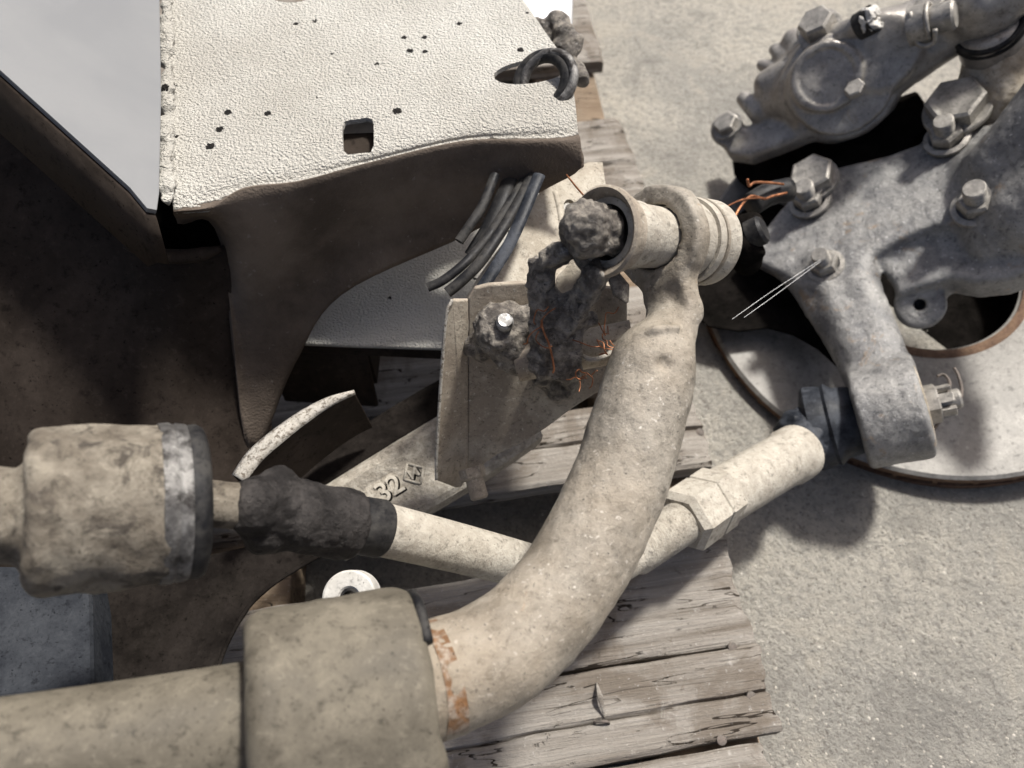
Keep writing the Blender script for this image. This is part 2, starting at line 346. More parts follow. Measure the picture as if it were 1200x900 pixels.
def sdf(name, prims, lo, hi, vox, mat, parent=None, nz=(), auto=None):
    """prims: (op, function, k); op in '+','-'. nz: (amplitude, frequency) list"""
    lo, hi = A3(lo), A3(hi); BK = 4
    nb = np.ceil((hi-lo)/(vox*BK)).astype(int)+1; dims = nb*BK
    def field(P):
        d = None
        for op, f, k in prims:
            e = f(P).astype(np.float32)
            if d is None: d = e; continue
            if op == '+':
                if k > 0:
                    h = np.clip(.5+.5*(e-d)/k, 0, 1); d = e*(1-h)+d*h-k*h*(1-h)
                else: d = np.minimum(d, e)
            else:
                if k > 0:
                    h = np.clip(.5-.5*(d+e)/k, 0, 1); d = d*(1-h)-e*h+k*h*(1-h)
                else: d = np.maximum(d, -e)
        for s_, (am, fr) in enumerate(nz): d = d+(am*vnoise(P*fr, s_+3)).astype(np.float32)
        return d
    bi = np.stack(np.meshgrid(*[np.arange(q) for q in nb], indexing='ij'), -1).reshape(-1, 3)
    cen = (lo+(bi*BK+(BK-1)/2)*vox).astype(np.float32)
    dc = field(cen); act_b = np.abs(dc) < vox*BK*1.35+sum(a for a, _ in nz)*1.2+.0005
    D = np.repeat(np.repeat(np.repeat(dc.reshape(nb), BK, 0), BK, 1), BK, 2)
    off = np.stack(np.meshgrid(*[np.arange(BK)]*3, indexing='ij'), -1).reshape(-1, 3)
    gi = (bi[act_b][:, None, :]*BK+off[None]).reshape(-1, 3)
    D[gi[:, 0], gi[:, 1], gi[:, 2]] = field((lo+gi*vox).astype(np.float32))
    for ax in range(3):      # keep the hull closed at the bounds
        sl0 = [slice(None)]*3; sl0[ax] = 0; D[tuple(sl0)] = np.maximum(D[tuple(sl0)], vox*.2)
        sl0[ax] = -1; D[tuple(sl0)] = np.maximum(D[tuple(sl0)], vox*.2)
    ins = D < 0
    cd = dims-1; acc = np.zeros((*cd, 3), np.float32); cnt = np.zeros(cd, np.float32)
    crn = [(a, b_, c) for a in (0, 1) for b_ in (0, 1) for c in (0, 1)]
    def sub(arr, c): return arr[c[0]:c[0]+cd[0], c[1]:c[1]+cd[1], c[2]:c[2]+cd[2]]
    for c in crn:
        for ax in range(3):
            if c[ax]: continue
            e = list(c); e[ax] = 1
            a_, b_ = sub(D, c), sub(D, e); msk = (a_ < 0) != (b_ < 0)
            t_ = np.where(msk, a_/np.where(msk, a_-b_, 1), 0)
            for q in range(3): acc[..., q] += np.where(msk, (t_ if q == ax else c[q]), 0)
            cnt += msk
    act = cnt > 0; idx = -np.ones(cd, np.int64); idx[act] = np.arange(act.sum())
    ii = np.argwhere(act); vs = lo+(ii+acc[act]/cnt[act][:, None])*vox
    faces = []
    for ax in range(3):
        b1, b2 = [(1, 2), (2, 0), (0, 1)][ax]
        a_ = [slice(0, -1) if q == ax else slice(None) for q in range(3)]; e_ = [slice(1, None) if q == ax else slice(None) for q in range(3)]
        A_, E_ = ins[tuple(a_)], ins[tuple(e_)]
        for flip in (False, True):
            pos = np.argwhere((A_ & ~E_) if not flip else (~A_ & E_))
            if not len(pos): continue
            ok = (pos[:, b1] > 0) & (pos[:, b2] > 0) & (pos[:, b1] < cd[b1]) & (pos[:, b2] < cd[b2]); pos = pos[ok]
            def at(d1, d2):
                q = pos.copy(); q[:, b1] += d1; q[:, b2] += d2; return idx[q[:, 0], q[:, 1], q[:, 2]]
            quad = np.stack([at(-1, -1), at(0, -1), at(0, 0), at(-1, 0)], 1)
            faces.append(quad[:, ::-1] if flip else quad)
    fs = np.concatenate(faces)
    me = bpy.data.meshes.new(name); me.vertices.add(len(vs)); me.vertices.foreach_set('co', vs.astype(np.float32).ravel())
    me.loops.add(len(fs)*4); me.loops.foreach_set('vertex_index', fs.astype(np.int32).ravel())
    me.polygons.add(len(fs)); me.polygons.foreach_set('loop_start', np.arange(0, len(fs)*4, 4, dtype=np.int32))
    me.polygons.foreach_set('use_smooth', np.ones(len(fs), bool)); me.update(calc_edges=True); me.validate()
    me.materials.append(MATS[mat]); o = bpy.data.objects.new(name, me); C.objects.link(o)
    if parent: o.parent = parent
    return o
def bounds(pts, pad):
    a = np.array([tuple(p) for p in pts]); return a.min(0)-pad, a.max(0)+pad

# ================================================================== THE SETTING
GZ = .045
fl = mesh('concrete_floor', [(-3, -2, GZ), (3, -2, GZ), (3, 4, GZ), (-3, 4, GZ)], [(0, 1, 2, 3)], 'concrete', smooth=False)
fl['kind'] = 'structure'
rng = np.random.default_rng(4)
gv, gf = [], []
ico = [(0, 0, 1), (.9, 0, .2), (.28, .85, .2), (-.72, .53, .2), (-.72, -.53, .2), (.28, -.85, .2)]
icf = [(0, 1, 2), (0, 2, 3), (0, 3, 4), (0, 4, 5), (0, 5, 1)]
for _ in range(7000):
    u = 620+600*rng.random(); v = -20+960*rng.random()**.8
    p = G(u, v, GZ); s = .0005+.0013*rng.random()**4; a = rng.random()*6.28
    k = len(gv); sx, sy, sz = s*(.7+.6*rng.random()), s*(.7+.6*rng.random()), s*(.4+.5*rng.random())
    for x, y, z in ico:
        gv.append((p.x+sx*(x*math.cos(a)-y*math.sin(a)), p.y+sy*(x*math.sin(a)+y*math.cos(a)), GZ+sz*z-.0001))
    gf += [tuple(i+k for i in q) for q in icf]
gr = mesh('floor_grit', gv, gf, 'grit', smooth=False); gr['kind'] = 'stuff'; gr['label'] = 'fine sand and grit lying on the concrete floor'

# ================================================================== PALLET
PZ = .12
pal = thing('wooden_pallet', 'weathered grey wooden pallet lying on the concrete under the suspension parts', 'pallet')
pe = (G(690, 0, PZ)-G(925, 890, PZ)).normalized()            # along the board ends, away from the camera
pb0 = (G(560, 810, PZ)-G(900, 738, PZ)).normalized()
pb = (pb0+Vector((-pe.y, pe.x, 0))*1.0).normalized()          # along the boards, to the left
O0 = G(925, 890, PZ)
def endy(v):                                                   # distance along the end line of the pixel row v
    u = 925+(v-890)*(235/890.0); return (G(u, v, PZ)-O0).dot(pe)/1.0
pk = (pe-pb*pe.dot(pb)).normalized()
def board(name, y0, y1, xo, L, mat, z1=PZ, th=.018, cracks=(), seed=0, tilt=0):
    r_ = np.random.default_rng(seed); nx, ny = 46, 44; vs, fs = [], []
    ph = r_.random(6)*6.28
    wob = lambda x, q: .0012*math.sin(x*13+ph[q])+.0006*math.sin(x*41+ph[q+1])+.0004*math.sin(x*110+ph[q+2])
    for i in range(nx+1):
        x = L*(i/nx)**1.25
        for j in range(ny+1):
            f = j/ny; a = y0+wob(x, 0); c = y1+wob(x, 3); y = a+(c-a)*f
            e = min(f, 1-f); z = -.0025*max(0, 1-e/.06)**2+.0003*math.sin(y*90+ph[0])+.0007*math.sin(x*40+y*50+ph[2])
            xe = x+(.0022*math.sin(f*5+ph[1])+.0010*math.sin(f*23+ph[4])+.0006*r_.random())*(1 if i == 0 else 0)
            for cf, cl in cracks:
                fc = cf+.03*math.sin(x*9+ph[5])+.006*math.sin(x*47)
                if abs(f-fc) < .026 and x < cl*L: z -= .006*(1-abs(f-fc)/.026)
            if i == 0: z -= .002
            vs.append(Vector((xe, y, z+tilt*(f-.5))))
    def id_(i, j): return i*(ny+1)+j
    for i in range(nx):
        for j in range(ny): fs.append((id_(i, j), id_(i, j+1), id_(i+1, j+1), id_(i+1, j)))
    k = len(vs)
    edge = [id_(0, j) for j in range(ny+1)]+[id_(i, ny) for i in range(1, nx+1)]+[id_(nx, j) for j in range(ny-1, -1, -1)]+[id_(i, 0) for i in range(nx-1, 0, -1)]
    for q in edge: vs.append(Vector((vs[q].x, vs[q].y, -th)))
    for q in range(len(edge)):
        w_ = (q+1) % len(edge); fs.append((edge[q], k+q, k+w_, edge[w_]))
    fs.append(tuple(range(k+len(edge)-1, k-1, -1)))
    o = mesh(name, vs, fs, mat, pal, auto=40); fixn(o)
    M = Matrix((( pb.x, pk.x, 0, 0), (pb.y, pk.y, 0, 0), (0, 0, 1, 0), (0, 0, 0, 1)))
    M.translation = O0+pb*xo+Vector((0, 0, z1-O0.z)); o.matrix_world = M
    return o
rows = [(985, 866, 'wood_grey', .012), (859, 756, 'wood_grey', 0), (751, 632, 'wood_grey', .003), (545, 462, 'wood_grey', 0), (440, 330, 'wood_grey', .0), (252, 138, 'wood_grey', -.004), (70, -60, 'wood_grey', .004), (-110, -230, 'wood_grey', 0)]
for i, (va, vb, mt, xo) in enumerate(rows):
    ya, yb = endy(va), endy(vb)
    sh = -(pe.dot(pb))  # the ends run slightly oblique to the boards
    board('board', ya, yb, xo+(ya+yb)/2*pe.dot(pb), .95, mt, PZ+(.0015 if i % 2 else 0), .018, cracks={0: [(.7, .5)], 1: [(.42, .95)], 3: [(.55, .8)], 5: [(.5, .4)]}.get(i, []), seed=i+11, tilt=.002*(i % 3-1))
ytop, ybot = endy(-230), endy(985)
def stringer(xo, w_, z0, z1):
    a = O0+pb*xo+pk*ybot; b_ = O0+pb*xo+pk*ytop+pb*(ytop*pe.dot(pb))
    a = a+pb*(ybot*pe.dot(pb)); q = [Vector((p.x, p.y, z0)) for p in (a, a+pb*w_, b_+pb*w_, b_)]
    o = plate('stringer', q, Vector((0, 0, z1-z0)), 'wood_brown', pal, .002); return o
for xo in (.012, .36, .72): stringer(xo, .075, GZ+.019, PZ-.0195)
for xo in (.0, .36, .72):
    q = stringer(xo, .095, GZ+.0015, GZ+.0185)
def nail(u, v, r=.0038):
    p = G(u, v, PZ+.001)
    o = mesh('nail', *lathe(p-Vector((0, 0, .0068)), Vector((.1, -.1, 1)), [(0, r*.5), (.0045, r*.6), (.0048, r), (.0062, r*.95), (.0066, r*.7), (.0066, 0)], 20), 'nail_iron', pal, auto=40); return o
for u, v in ((858, 757), (845, 866), (880, 815), (700, 180), (735, 185), (820, 505)): nail(u, v)
p0 = G(699, 848, PZ)
mesh('staple', *tube([G(697, 850, PZ-.004), G(698, 846, PZ+.004), G(712, 846, PZ+.005), G(713, 851, PZ-.003)], .0011, 8, 5), 'nail_iron', pal)
mesh('splinter', *tube([G(699, 800, PZ+.002), G(703, 816, PZ+.010), G(709, 843, PZ+.002)], [.0006, .0022, .0004], 8, 6, .4), 'wood_grey', pal)

# ================================================================== FRAME
frm = thing('vehicle_frame', 'large cream coated sheet metal frame crossmember with dark brown side wall', 'frame')
def loft(cols, nu, nv, ku=True):
    """cols: list of columns, each a list of world points (equal counts)"""
    rows_ = list(zip(*cols)); rows_ = [crom(list(r), nu) for r in rows_]
    cc = [crom(list(c), nv) for c in zip(*rows_)]
    n, m_ = len(cc), len(cc[0]); vs = [p for c in cc for p in c]
    fs = [(i*m_+j, (i+1)*m_+j, (i+1)*m_+j+1, i*m_+j+1) for i in range(n-1) for j in range(m_-1)]
    return vs, fs
ZT = V(672, 175, .50).z
def top(u, v): return G(u, v, ZT)
def colm(back, near, crease, after, mid, bot):
    return [top(*back), top((back[0]+near[0])/2, (back[1]+near[1])/2), top(*near), top(*crease)-Vector((0, 0, .0045)), V(*after), V(*mid), V(*bot)]
dC = lambda u, v: (top(u, v)-CP).dot(FW)
def after(u, v, k=.004): return (u, v, dC(u, v)+k)
cols = [
 colm((190, -60), (196, 205), (200, 236), after(203, 250, .012), (206, 256, .505), (208, 262, .515)),
 colm((240, -60), (243, 196), (246, 226), after(249, 246, .006), (255, 268, .515), (258, 284, .525)),
 colm((300, -60), (290, 188), (286, 214), after(286, 236, .004), (290, 380, .55), (292, 530, .585)),
 colm((380, -60), (352, 178), (350, 204), after(350, 224, .004), (350, 330, .545), (345, 428, .58)),
 colm((470, -60), (430, 166), (428, 184), after(427, 200, .004), (418, 280, .54), (400, 346, .56)),
 colm((545, -60), (540, 142), (540, 158), after(541, 172, .004), (543, 238, .54), (546, 276, .555)),
 colm((590, -30), (618, 138), (619, 154), after(620, 168, .004), (626, 208, .525), (632, 226, .535)),
 colm((648, 50), (660, 138), (662, 152), after(664, 166, .003), (668, 194, .515), (670, 206, .52)),
 colm((668, 74), (675, 128), (678, 148), after(680, 162, .003), (682, 184, .51), (681, 196, .513)),
]
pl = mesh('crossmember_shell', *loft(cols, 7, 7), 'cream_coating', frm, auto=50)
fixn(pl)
# uncoated brown and painted-in shade beyond the fold: 'bare' runs 0..1 across it
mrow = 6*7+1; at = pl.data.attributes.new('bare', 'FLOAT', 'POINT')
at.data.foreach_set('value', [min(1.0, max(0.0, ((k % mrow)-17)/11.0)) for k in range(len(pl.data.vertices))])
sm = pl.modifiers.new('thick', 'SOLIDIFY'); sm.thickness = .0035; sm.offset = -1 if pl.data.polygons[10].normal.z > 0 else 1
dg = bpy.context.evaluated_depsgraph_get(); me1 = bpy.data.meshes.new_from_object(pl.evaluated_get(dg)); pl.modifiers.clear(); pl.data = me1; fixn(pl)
def cutter(poly, vec):
    o = mesh('cutter', *prism(poly, vec), 'frame_dark', None, smooth=False); fixn(o); return o
def oval(cu, cv, a, b_, ang, n=24):
    return [top(cu+a*math.cos(t)*math.cos(ang)-b_*math.sin(t)*math.sin(ang), cv+a*math.cos(t)*math.sin(ang)+b_*math.sin(t)*math.cos(ang))+Vector((0, 0, .03)) for t in [2*math.pi*i/n for i in range(n)]]
cuts = [cutter(oval(622, 84, 44, 14, R(-8)), Vector((0, 0, -.06))),
        cutter([top(u, v)+Vector((0, 0, .03)) for u, v in ((401, 150), (404, 143), (410, 141), (420, 140), (430, 138), (436, 140), (438, 146), (438, 170), (434, 177), (408, 180), (402, 176))], Vector((0, 0, -.06))),
        cutter(oval(340, -6, 24, 9, 0), Vector((0, 0, -.06)))]
for c in cuts:
    bo = pl.modifiers.new('cut', 'BOOLEAN'); bo.operation = 'DIFFERENCE'; bo.object = c; bo.solver = 'EXACT'; bo.use_self = True
dg = bpy.context.evaluated_depsgraph_get(); ev = pl.evaluated_get(dg)
me2 = bpy.data.meshes.new_from_object(ev); pl.modifiers.clear(); pl.data = me2
for c in cuts: bpy.data.objects.remove(c)
# shelf inside the rectangular hole
q = [top(u, v)-Vector((0, 0, .012)) for u, v in ((396, 140), (445, 138), (445, 168), (396, 168))]
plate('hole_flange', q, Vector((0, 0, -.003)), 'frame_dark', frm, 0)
# dark inner wall on the left, its rolled lip under the notch
wc = [[V(-120, -80, .515), V(-120, 300, .535), V(-120, 760, .57)],
      [V(0, 40, .515), V(0, 400, .535), V(0, 740, .57)],
      [V(80, 150, .518), V(90, 450, .54), V(85, 705, .57)],
      [V(130, 235, .520), V(145, 460, .545), V(150, 690, .575)],
      [V(165, 284, .516), V(178, 455, .548), V(182, 670, .577)],
      [V(205, 296, .514), V(210, 450, .55), V(215, 650, .58)],
      [V(252, 290, .518), V(258, 420, .56), V(290, 560, .59)],
      [V(300, 280, .53), V(302, 400, .57), V(318, 500, .592)]]
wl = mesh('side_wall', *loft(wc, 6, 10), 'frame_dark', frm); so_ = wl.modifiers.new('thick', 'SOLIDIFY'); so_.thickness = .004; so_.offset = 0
plate('notch_shade_sheet', [V(80, 170, .545), V(290, 190, .56), V(295, 340, .57), V(80, 340, .555)], FW*.004, 'hat_black', frm, 0)  # added black sheet, paints the shade inside the notch
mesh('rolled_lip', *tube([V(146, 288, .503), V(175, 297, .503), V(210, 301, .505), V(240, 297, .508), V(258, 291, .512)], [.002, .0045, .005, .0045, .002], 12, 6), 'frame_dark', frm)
# grey painted rail plate with its dark side
rp = [V(-70, -70, .47), V(186, -70, .585), V(189, 110, .497), V(187, 225, .451), V(184, 246, .444), V(172, 246, .442), V(150, 226, .446), (V(-70, 8, .435)+V(-70, 8, .435))/2]
nrm = (rp[1]-rp[0]).cross(rp[4]-rp[0]).normalized()
if nrm.z < 0: nrm = -nrm
rp = [p-nrm*((p-rp[4]).dot(nrm)) for p in rp]
plate('rail_plate', rp, nrm*-.0035, 'rail_grey', frm, .0004)
sp = [rp[7]+nrm*-.004, rp[6]+nrm*-.004, rp[5]+nrm*-.004, rp[4]+nrm*-.004]
dn = Vector((-.004, -.012, -.05))
sv = [sp[0], sp[1], sp[2], sp[3]]
lo_ = [p+dn*(1.0 if i < 2 else .65) for i, p in enumerate(sv)]
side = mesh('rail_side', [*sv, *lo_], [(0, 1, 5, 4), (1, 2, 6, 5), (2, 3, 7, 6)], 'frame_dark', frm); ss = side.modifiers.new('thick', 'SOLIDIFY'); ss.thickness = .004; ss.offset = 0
# seam sealer bead between rail plate and crossmember
bead_pts = [top(196, v)+Vector((0, 0, .0005)) for v in (-50, 10, 60, 110, 160, 200, 236)]
lo, hi = bounds(bead_pts, .02)
bp = crom(bead_pts, 3)
sdf('seam_bead', [('+', s_cap(bp[i], bp[i+1], .0042+.0012*math.sin(i*1.7)), .003) for i in range(len(bp)-1)], lo, hi, .0014, 'cream_coating', frm, nz=[(.0022, 160), (.0012, 420)])

# rubber grommet in the slot
grm = thing('rubber_grommet', 'black ring grommet standing in the slot of the cream crossmember', 'grommet')
gc = top(636, 94)+Vector((0, -.002, .0)); gax = camv(-.42, .02, .9)
def ring(c, ax, R0, r0, n=40, k=14, fl=1.0):
    x, y, a = frame_of(ax); vs, fs = [], []
    for i in range(n):
        t1 = 2*math.pi*i/n; d_ = x*math.cos(t1)+y*math.sin(t1)
        for j in range(k):
            t2 = 2*math.pi*j/k; vs.append(c+d_*(R0+r0*math.cos(t2))+a*(r0*fl*math.sin(t2)))
    for i in range(n):
        for j in range(k): fs.append((i*k+j, ((i+1) % n)*k+j, ((i+1) % n)*k+(j+1) % k, i*k+(j+1) % k))
    return vs, fs
mesh('rubber_ring', *ring(gc, gax, .0180, .0048), 'rubber_black', grm)
mesh('metal_ring', *ring(gc+RT*.0055+gax*.004, gax, .0185, .0034), 'rim_dull', grm)

# white plastic and torn rubber behind the crossmember
ws = mesh('white_plastic_sheet', *loft([[V(560, -60, .66), V(575, -20, .66), V(600, 20, .65)], [V(610, -60, .67), V(620, -20, .66), V(635, 40, .64)], [V(660, -60, .68), V(664, -10, .67), V(660, 42, .65)], [V(672, -60, .69), V(670, -10, .69), V(668, 60, .67)]], 5, 5), 'white_plastic')
tag(ws, 'bright white crumpled plastic sheet behind the end of the cream crossmember', 'plastic sheet'); ws.modifiers.new('thick', 'SOLIDIFY').thickness = .0015
tr = [V(640, 40, .605), V(672, 55, .6), V(660, 25, .62)]
lo, hi = bounds(tr, .03)
tag(sdf('torn_rubber_strip', [('+', s_cap(V(634, 28, .61), V(655, 26, .61), .006), 0), ('+', s_cap(V(652, 26, .61), V(672, 52, .60), .008), .005), ('+', s_cap(V(645, 40, .612), V(668, 60, .60), .006), .005), ('+', s_cap(V(668, 70, .60), V(682, 90, .595), .004, .007), .004)], lo, hi, .0015, 'grease_mud', None, nz=[(.003, 120)]), 'torn dark rubber piece beside the grommet above the pallet', 'rubber piece')

# ================================================================== LOWER SHELF BRACKET
lsb = thing('shelf_bracket', 'lower cream coated bracket under the crossmember with dark front edge', 'bracket')
ZS = V(430, 400, .60).z
poly = [G(u, v, ZS) for u, v in ((300, 398), (345, 402), (420, 405), (518, 408), (560, 395), (640, 380), (690, 210), (560, 215), (420, 270), (320, 330))]
plate('shelf_top', poly, Vector((0, 0, -.004)), 'cream_coating', lsb, .0015)
a_, b_ = G(300, 398, ZS), G(518, 408, ZS)
plate('front_edge', [a_+Vector((0, .001, -.0045)), b_+Vector((0, .001, -.0045)), b_+Vector((0, .006, -.0045)), a_+Vector((0, .006, -.0045))], Vector((0, 0, -.013)), 'frame_dark', lsb, .001)
c_ = G(424, 405, ZS)
plate('recess_shade_wall', [a_+Vector((0, .007, -.005)), c_+Vector((0, .007, -.005)), c_+Vector((0, .012, -.005)), a_+Vector((0, .012, -.005))], Vector((0, -.01, -.085)), 'frame_dark', lsb, .002)  # dark wall put in for the shaded recess under the shelf
plate('side_gusset', [c_+Vector((-.006, .012, -.005)), c_+Vector((0, .012, -.005)), c_+Vector((0, .14, -.005)), c_+Vector((-.006, .14, -.005))], Vector((0, 0, -.07)), 'frame_dark', lsb, .001)

# ================================================================== CURVED FLANGE (edge of a pressed arm)
cf = thing('pressed_flange', 'curved dark pressed metal flange with a bright top edge painted as lit', 'flange')
fp = crom([V(280, 562, .49), V(299, 536, .495), V(326, 512, .50), V(360, 487, .51), V(390, 470, .515), V(416, 461, .52)], 6)
wd = lerp_list([.005, .0058, .0056, .0048, .0032, .0008], len(fp)); vs, fs = [], []
for i, p in enumerate(fp):
    tdir = (fp[min(i+1, len(fp)-1)]-fp[max(i-1, 0)]); tdir.z = 0; tdir.normalize(); sd = Vector((tdir.y, -tdir.x, 0))
    vs += [p-sd*wd[i], p+sd*wd[i], p+sd*wd[i]+Vector((.004, .002, -.05)), p-sd*wd[i]+Vector((.004, .002, -.05))]
for i in range(len(fp)-1):
    for j in range(4): fs.append((i*4+j, (i+1)*4+j, (i+1)*4+(j+1) % 4, i*4+(j+1) % 4))
fs += [(0, 1, 2, 3), tuple(len(vs)-4+k for k in (3, 2, 1, 0))]
o = mesh('flange_web', vs, fs, 'frame_dark', cf, smooth=False); fixn(o); bev(o, .001)
vs2 = []; fs2 = []
for i, p in enumerate(fp):
    tdir = (fp[min(i+1, len(fp)-1)]-fp[max(i-1, 0)]); tdir.z = 0; tdir.normalize(); sd = Vector((tdir.y, -tdir.x, 0))
    for q in (-1, -.5, 0, .5, 1): vs2.append(p+sd*(wd[i]*1.02*q)+Vector((0, 0, .0025*(1-q*q)+.0006)))
for i in range(len(fp)-1):
    for j in range(4): fs2.append((i*5+j, (i+1)*5+j, (i+1)*5+j+1, i*5+j+1))
mesh('lit_edge', vs2, fs2, 'bracket_edge', cf).modifiers.new('thick', 'SOLIDIFY').thickness = .0008  # light on the top edge painted as a paler strip

# ================================================================== CONTROL ARM WITH CAST MARKS
arm = thing('control_arm', 'forged arm with raised cast digits running under the brown bracket plate', 'suspension arm')
A0, A1 = V(372, 600, .547), V(602, 462, .60)
ad = (A1-A0).normalized(); an = camv(-.12, .25, .95); an = (an-ad*an.dot(ad)).normalized(); asd = an.cross(ad).normalized()
# asd: towards upper-left of the picture
if asd.dot(UP) < 0: asd = -asd
prof = [(-.038, -.012), (-.0375, -.002), (-.034, .0015), (-.0035, .002), (.001, .0055), (.005, .0075), (.010, .006), (.014, .001), (.016, -.004), (.03, -.008), (.037, -.007), (.040, -.010), (.040, -.026), (-.036, -.03)]
k0 = 30; vs, fs = [], []
for i in range(k0+1):
    t_ = i/k0; c = A0.lerp(A1, t_); wv = 1+.12*math.sin(t_*3-.4)
    for x, z in prof: vs.append(c+asd*(x*wv)+an*z)
m_ = len(prof)
for i in range(k0):
    for j in range(m_):
        fs.append((i*m_+j, (i+1)*m_+j, (i+1)*m_+(j+1) % m_, i*m_+(j+1) % m_))
fs += [tuple(range(m_)), tuple(range(len(vs)-1, len(vs)-m_-1, -1))]
ab = mesh('arm_beam', vs, fs, 'arm_cast', arm, auto=35); fixn(ab); ab.data.materials.append(MATS['arm_dark_shade'])
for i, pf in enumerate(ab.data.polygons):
    if i < k0*m_ and i % m_ in (7, 8, 9, 10, 11): pf.material_index = 1  # upper-left side: shade from the frame above painted near black
def mark(body, u, v, size):
    cu_ = bpy.data.curves.new('mark', 'FONT'); cu_.body = body; cu_.size = size; cu_.extrude = .0010; cu_.offset = .0002; cu_.align_x = 'CENTER'; cu_.align_y = 'CENTER'
    to = bpy.data.objects.new('cast_mark', cu_); C.objects.link(to)
    mm = bpy.data.meshes.new_from_object(to.evaluated_get(bpy.context.evaluated_depsgraph_get())); bpy.data.objects.remove(to)
    o = bpy.data.objects.new('cast_mark', mm); C.objects.link(o); mm.materials.append(MATS['white_ring'])
    pos = ONP(u, v, A0, an, .0022); xd = -ad.cross(an).cross(an) ; xd = ad
    M = Matrix(((xd.x, asd.x, an.x, 0), (xd.y, asd.y, an.y, 0), (xd.z, asd.z, an.z, 0), (0, 0, 0, 1))); M.translation = pos
    o.matrix_world = M; o.parent = arm; return o
def marks(body, u, v, size):
    a = mark(body, u, v, size); a.data.materials[0] = MATS['bar_dust']  # pale copy: lit rim of the digit painted in
    b_ = mark(body, u, v, size); b_.data.materials[0] = MATS['hat_black']; b_.location += ad*.0011-asd*.0010-an*.0006  # shifted black copy: shade beside the raised digit painted in
marks('3', 449.5, 578, .021); marks('2', 463, 569, .021); marks('M', 485, 555, .0105)
dm = ONP(485, 555, A0, an, .0024)
h_ = .0082; cs = [dm+ad*h_, dm+asd*h_*1.1, dm-ad*h_, dm-asd*h_*1.1]
for a_, b_ in zip(cs, cs[1:]+cs[:1]): mesh('cast_mark', *tube([a_, b_], .0010, 8, 1), 'bar_dust', arm)

# ================================================================== LOWER DARK PLATE, BLOCK, WHITE EYE
ldp = thing('lower_arm_plate', 'dark flat arm plate, shade painted in, with curved right edge below the ball joint', 'plate')
lp = [V(u, v, .52) for u, v in ((60, 630), (200, 650), (235, 652), (290, 640), (395, 640), (372, 652), (345, 668), (318, 686), (294, 708), (276, 735), (262, 764), (250, 800), (235, 900), (60, 900))]
ln = camv(.05, .38, .92)
lp = [ONP((600+(p-CP).dot(RT)/(p-CP).dot(FW)*F), (450-(p-CP).dot(UP)/(p-CP).dot(FW)*F), V(250, 720, .52), ln) for p in lp]
plate('plate_web', lp, ln*-.006, 'arm_dark_shade', ldp, .0015)  # dark plate, the shade over it painted into the colour
mesh('edge_bead', *tube([ONP(u, v, V(250, 720, .52), ln, .0015) for u, v in ((380, 648), (345, 668), (318, 686), (294, 708), (276, 735), (262, 764), (250, 800))], .0016, 8, 5), 'arm_dark_shade', ldp)
blk = thing('steel_block', 'blue-grey dull steel block at the left edge under the ball joint', 'block')
bq = [V(-60, 660, .47), V(100, 664, .475), V(106, 700, .465), V(108, 812, .435), V(-60, 830, .43)]
bn = (bq[1]-bq[0]).cross(bq[3]-bq[0]).normalized(); bn = bn if bn.z > 0 else -bn
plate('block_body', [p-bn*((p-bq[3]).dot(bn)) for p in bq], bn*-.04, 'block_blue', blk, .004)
eye = thing('eye_bushing', 'small white dusty ring bushing peeping out behind the rubber mount', 'bushing')
ec = V(409, 700, .47); en = camv(0, .25, .97)
mesh('outer_ring', *lathe(ec-en*.02, en, [(0, .0055), (.019, .0055), (.0205, .0068), (.0208, .0085), (.0208, .0150), (.020, .0162), (0, .0165)], 48), 'white_ring', eye, auto=30)
mesh('inner_sleeve', *lathe(ec-en*.02, en, [(0, .004), (.0195, .004), (.0195, .0056), (0, .0056)], 32), 'rubber_black', eye, auto=30)

# ================================================================== HANGER AND BRACKET PLATE
hg = thing('hanger_bracket', 'dusty beige hanger plate with bolt hole behind the stabilizer link', 'bracket')
HO = V(620, 300, .535); hn = camv(.12, .30, .9)
def hp(u, v, off=0): return ONP(u, v, HO, hn, off)
def holed(name, outer, hole, vec, mat, parent):
    bm = bmesh.new(); ov = [bm.verts.new(p) for p in outer]; hv = [bm.verts.new(p) for p in hole]
    es = [bm.edges.new((ov[i], ov[(i+1) % len(ov)])) for i in range(len(ov))]+[bm.edges.new((hv[i], hv[(i+1) % len(hv)])) for i in range(len(hv))]
    bmesh.ops.triangle_fill(bm, use_beauty=True, edges=es)
    r_ = bmesh.ops.extrude_face_region(bm, geom=bm.faces[:]); bmesh.ops.translate(bm, vec=vec, verts=[g for g in r_['geom'] if isinstance(g, bmesh.types.BMVert)])
    bmesh.ops.recalc_face_normals(bm, faces=bm.faces); me = bpy.data.meshes.new(name); bm.to_mesh(me); bm.free(); me.materials.append(MATS[mat])
    o = bpy.data.objects.new(name, me); C.objects.link(o); o.parent = parent; return o
holed('hanger_plate', [hp(u, v) for u, v in ((545, 350), (560, 325), (600, 270), (640, 215), (650, 205), (690, 190), (706, 190), (713, 240), (716, 300), (720, 350), (760, 420), (600, 420), (550, 400))],
      [hp(667+6.5*math.cos(t), 241+7.5*math.sin(t)) for t in [2*math.pi*i/20 for i in range(20)]], hn*-.005, 'hanger_beige', hg)
mesh('bend_ridge', *tube([hp(650, 225, -.001), hp(655, 245, -.001), hp(660, 275, -.001), hp(668, 310, -.001)], .0022, 10, 5), 'hanger_beige', hg)
bpw = thing('bracket_plate', 'brown dusty bracket plate with bent left flange in front of the forged arm', 'bracket')
BO = V(600, 450, .485); bnn = camv(.10, -.02, .99); bnn = (camv(.06, -.28, .95))
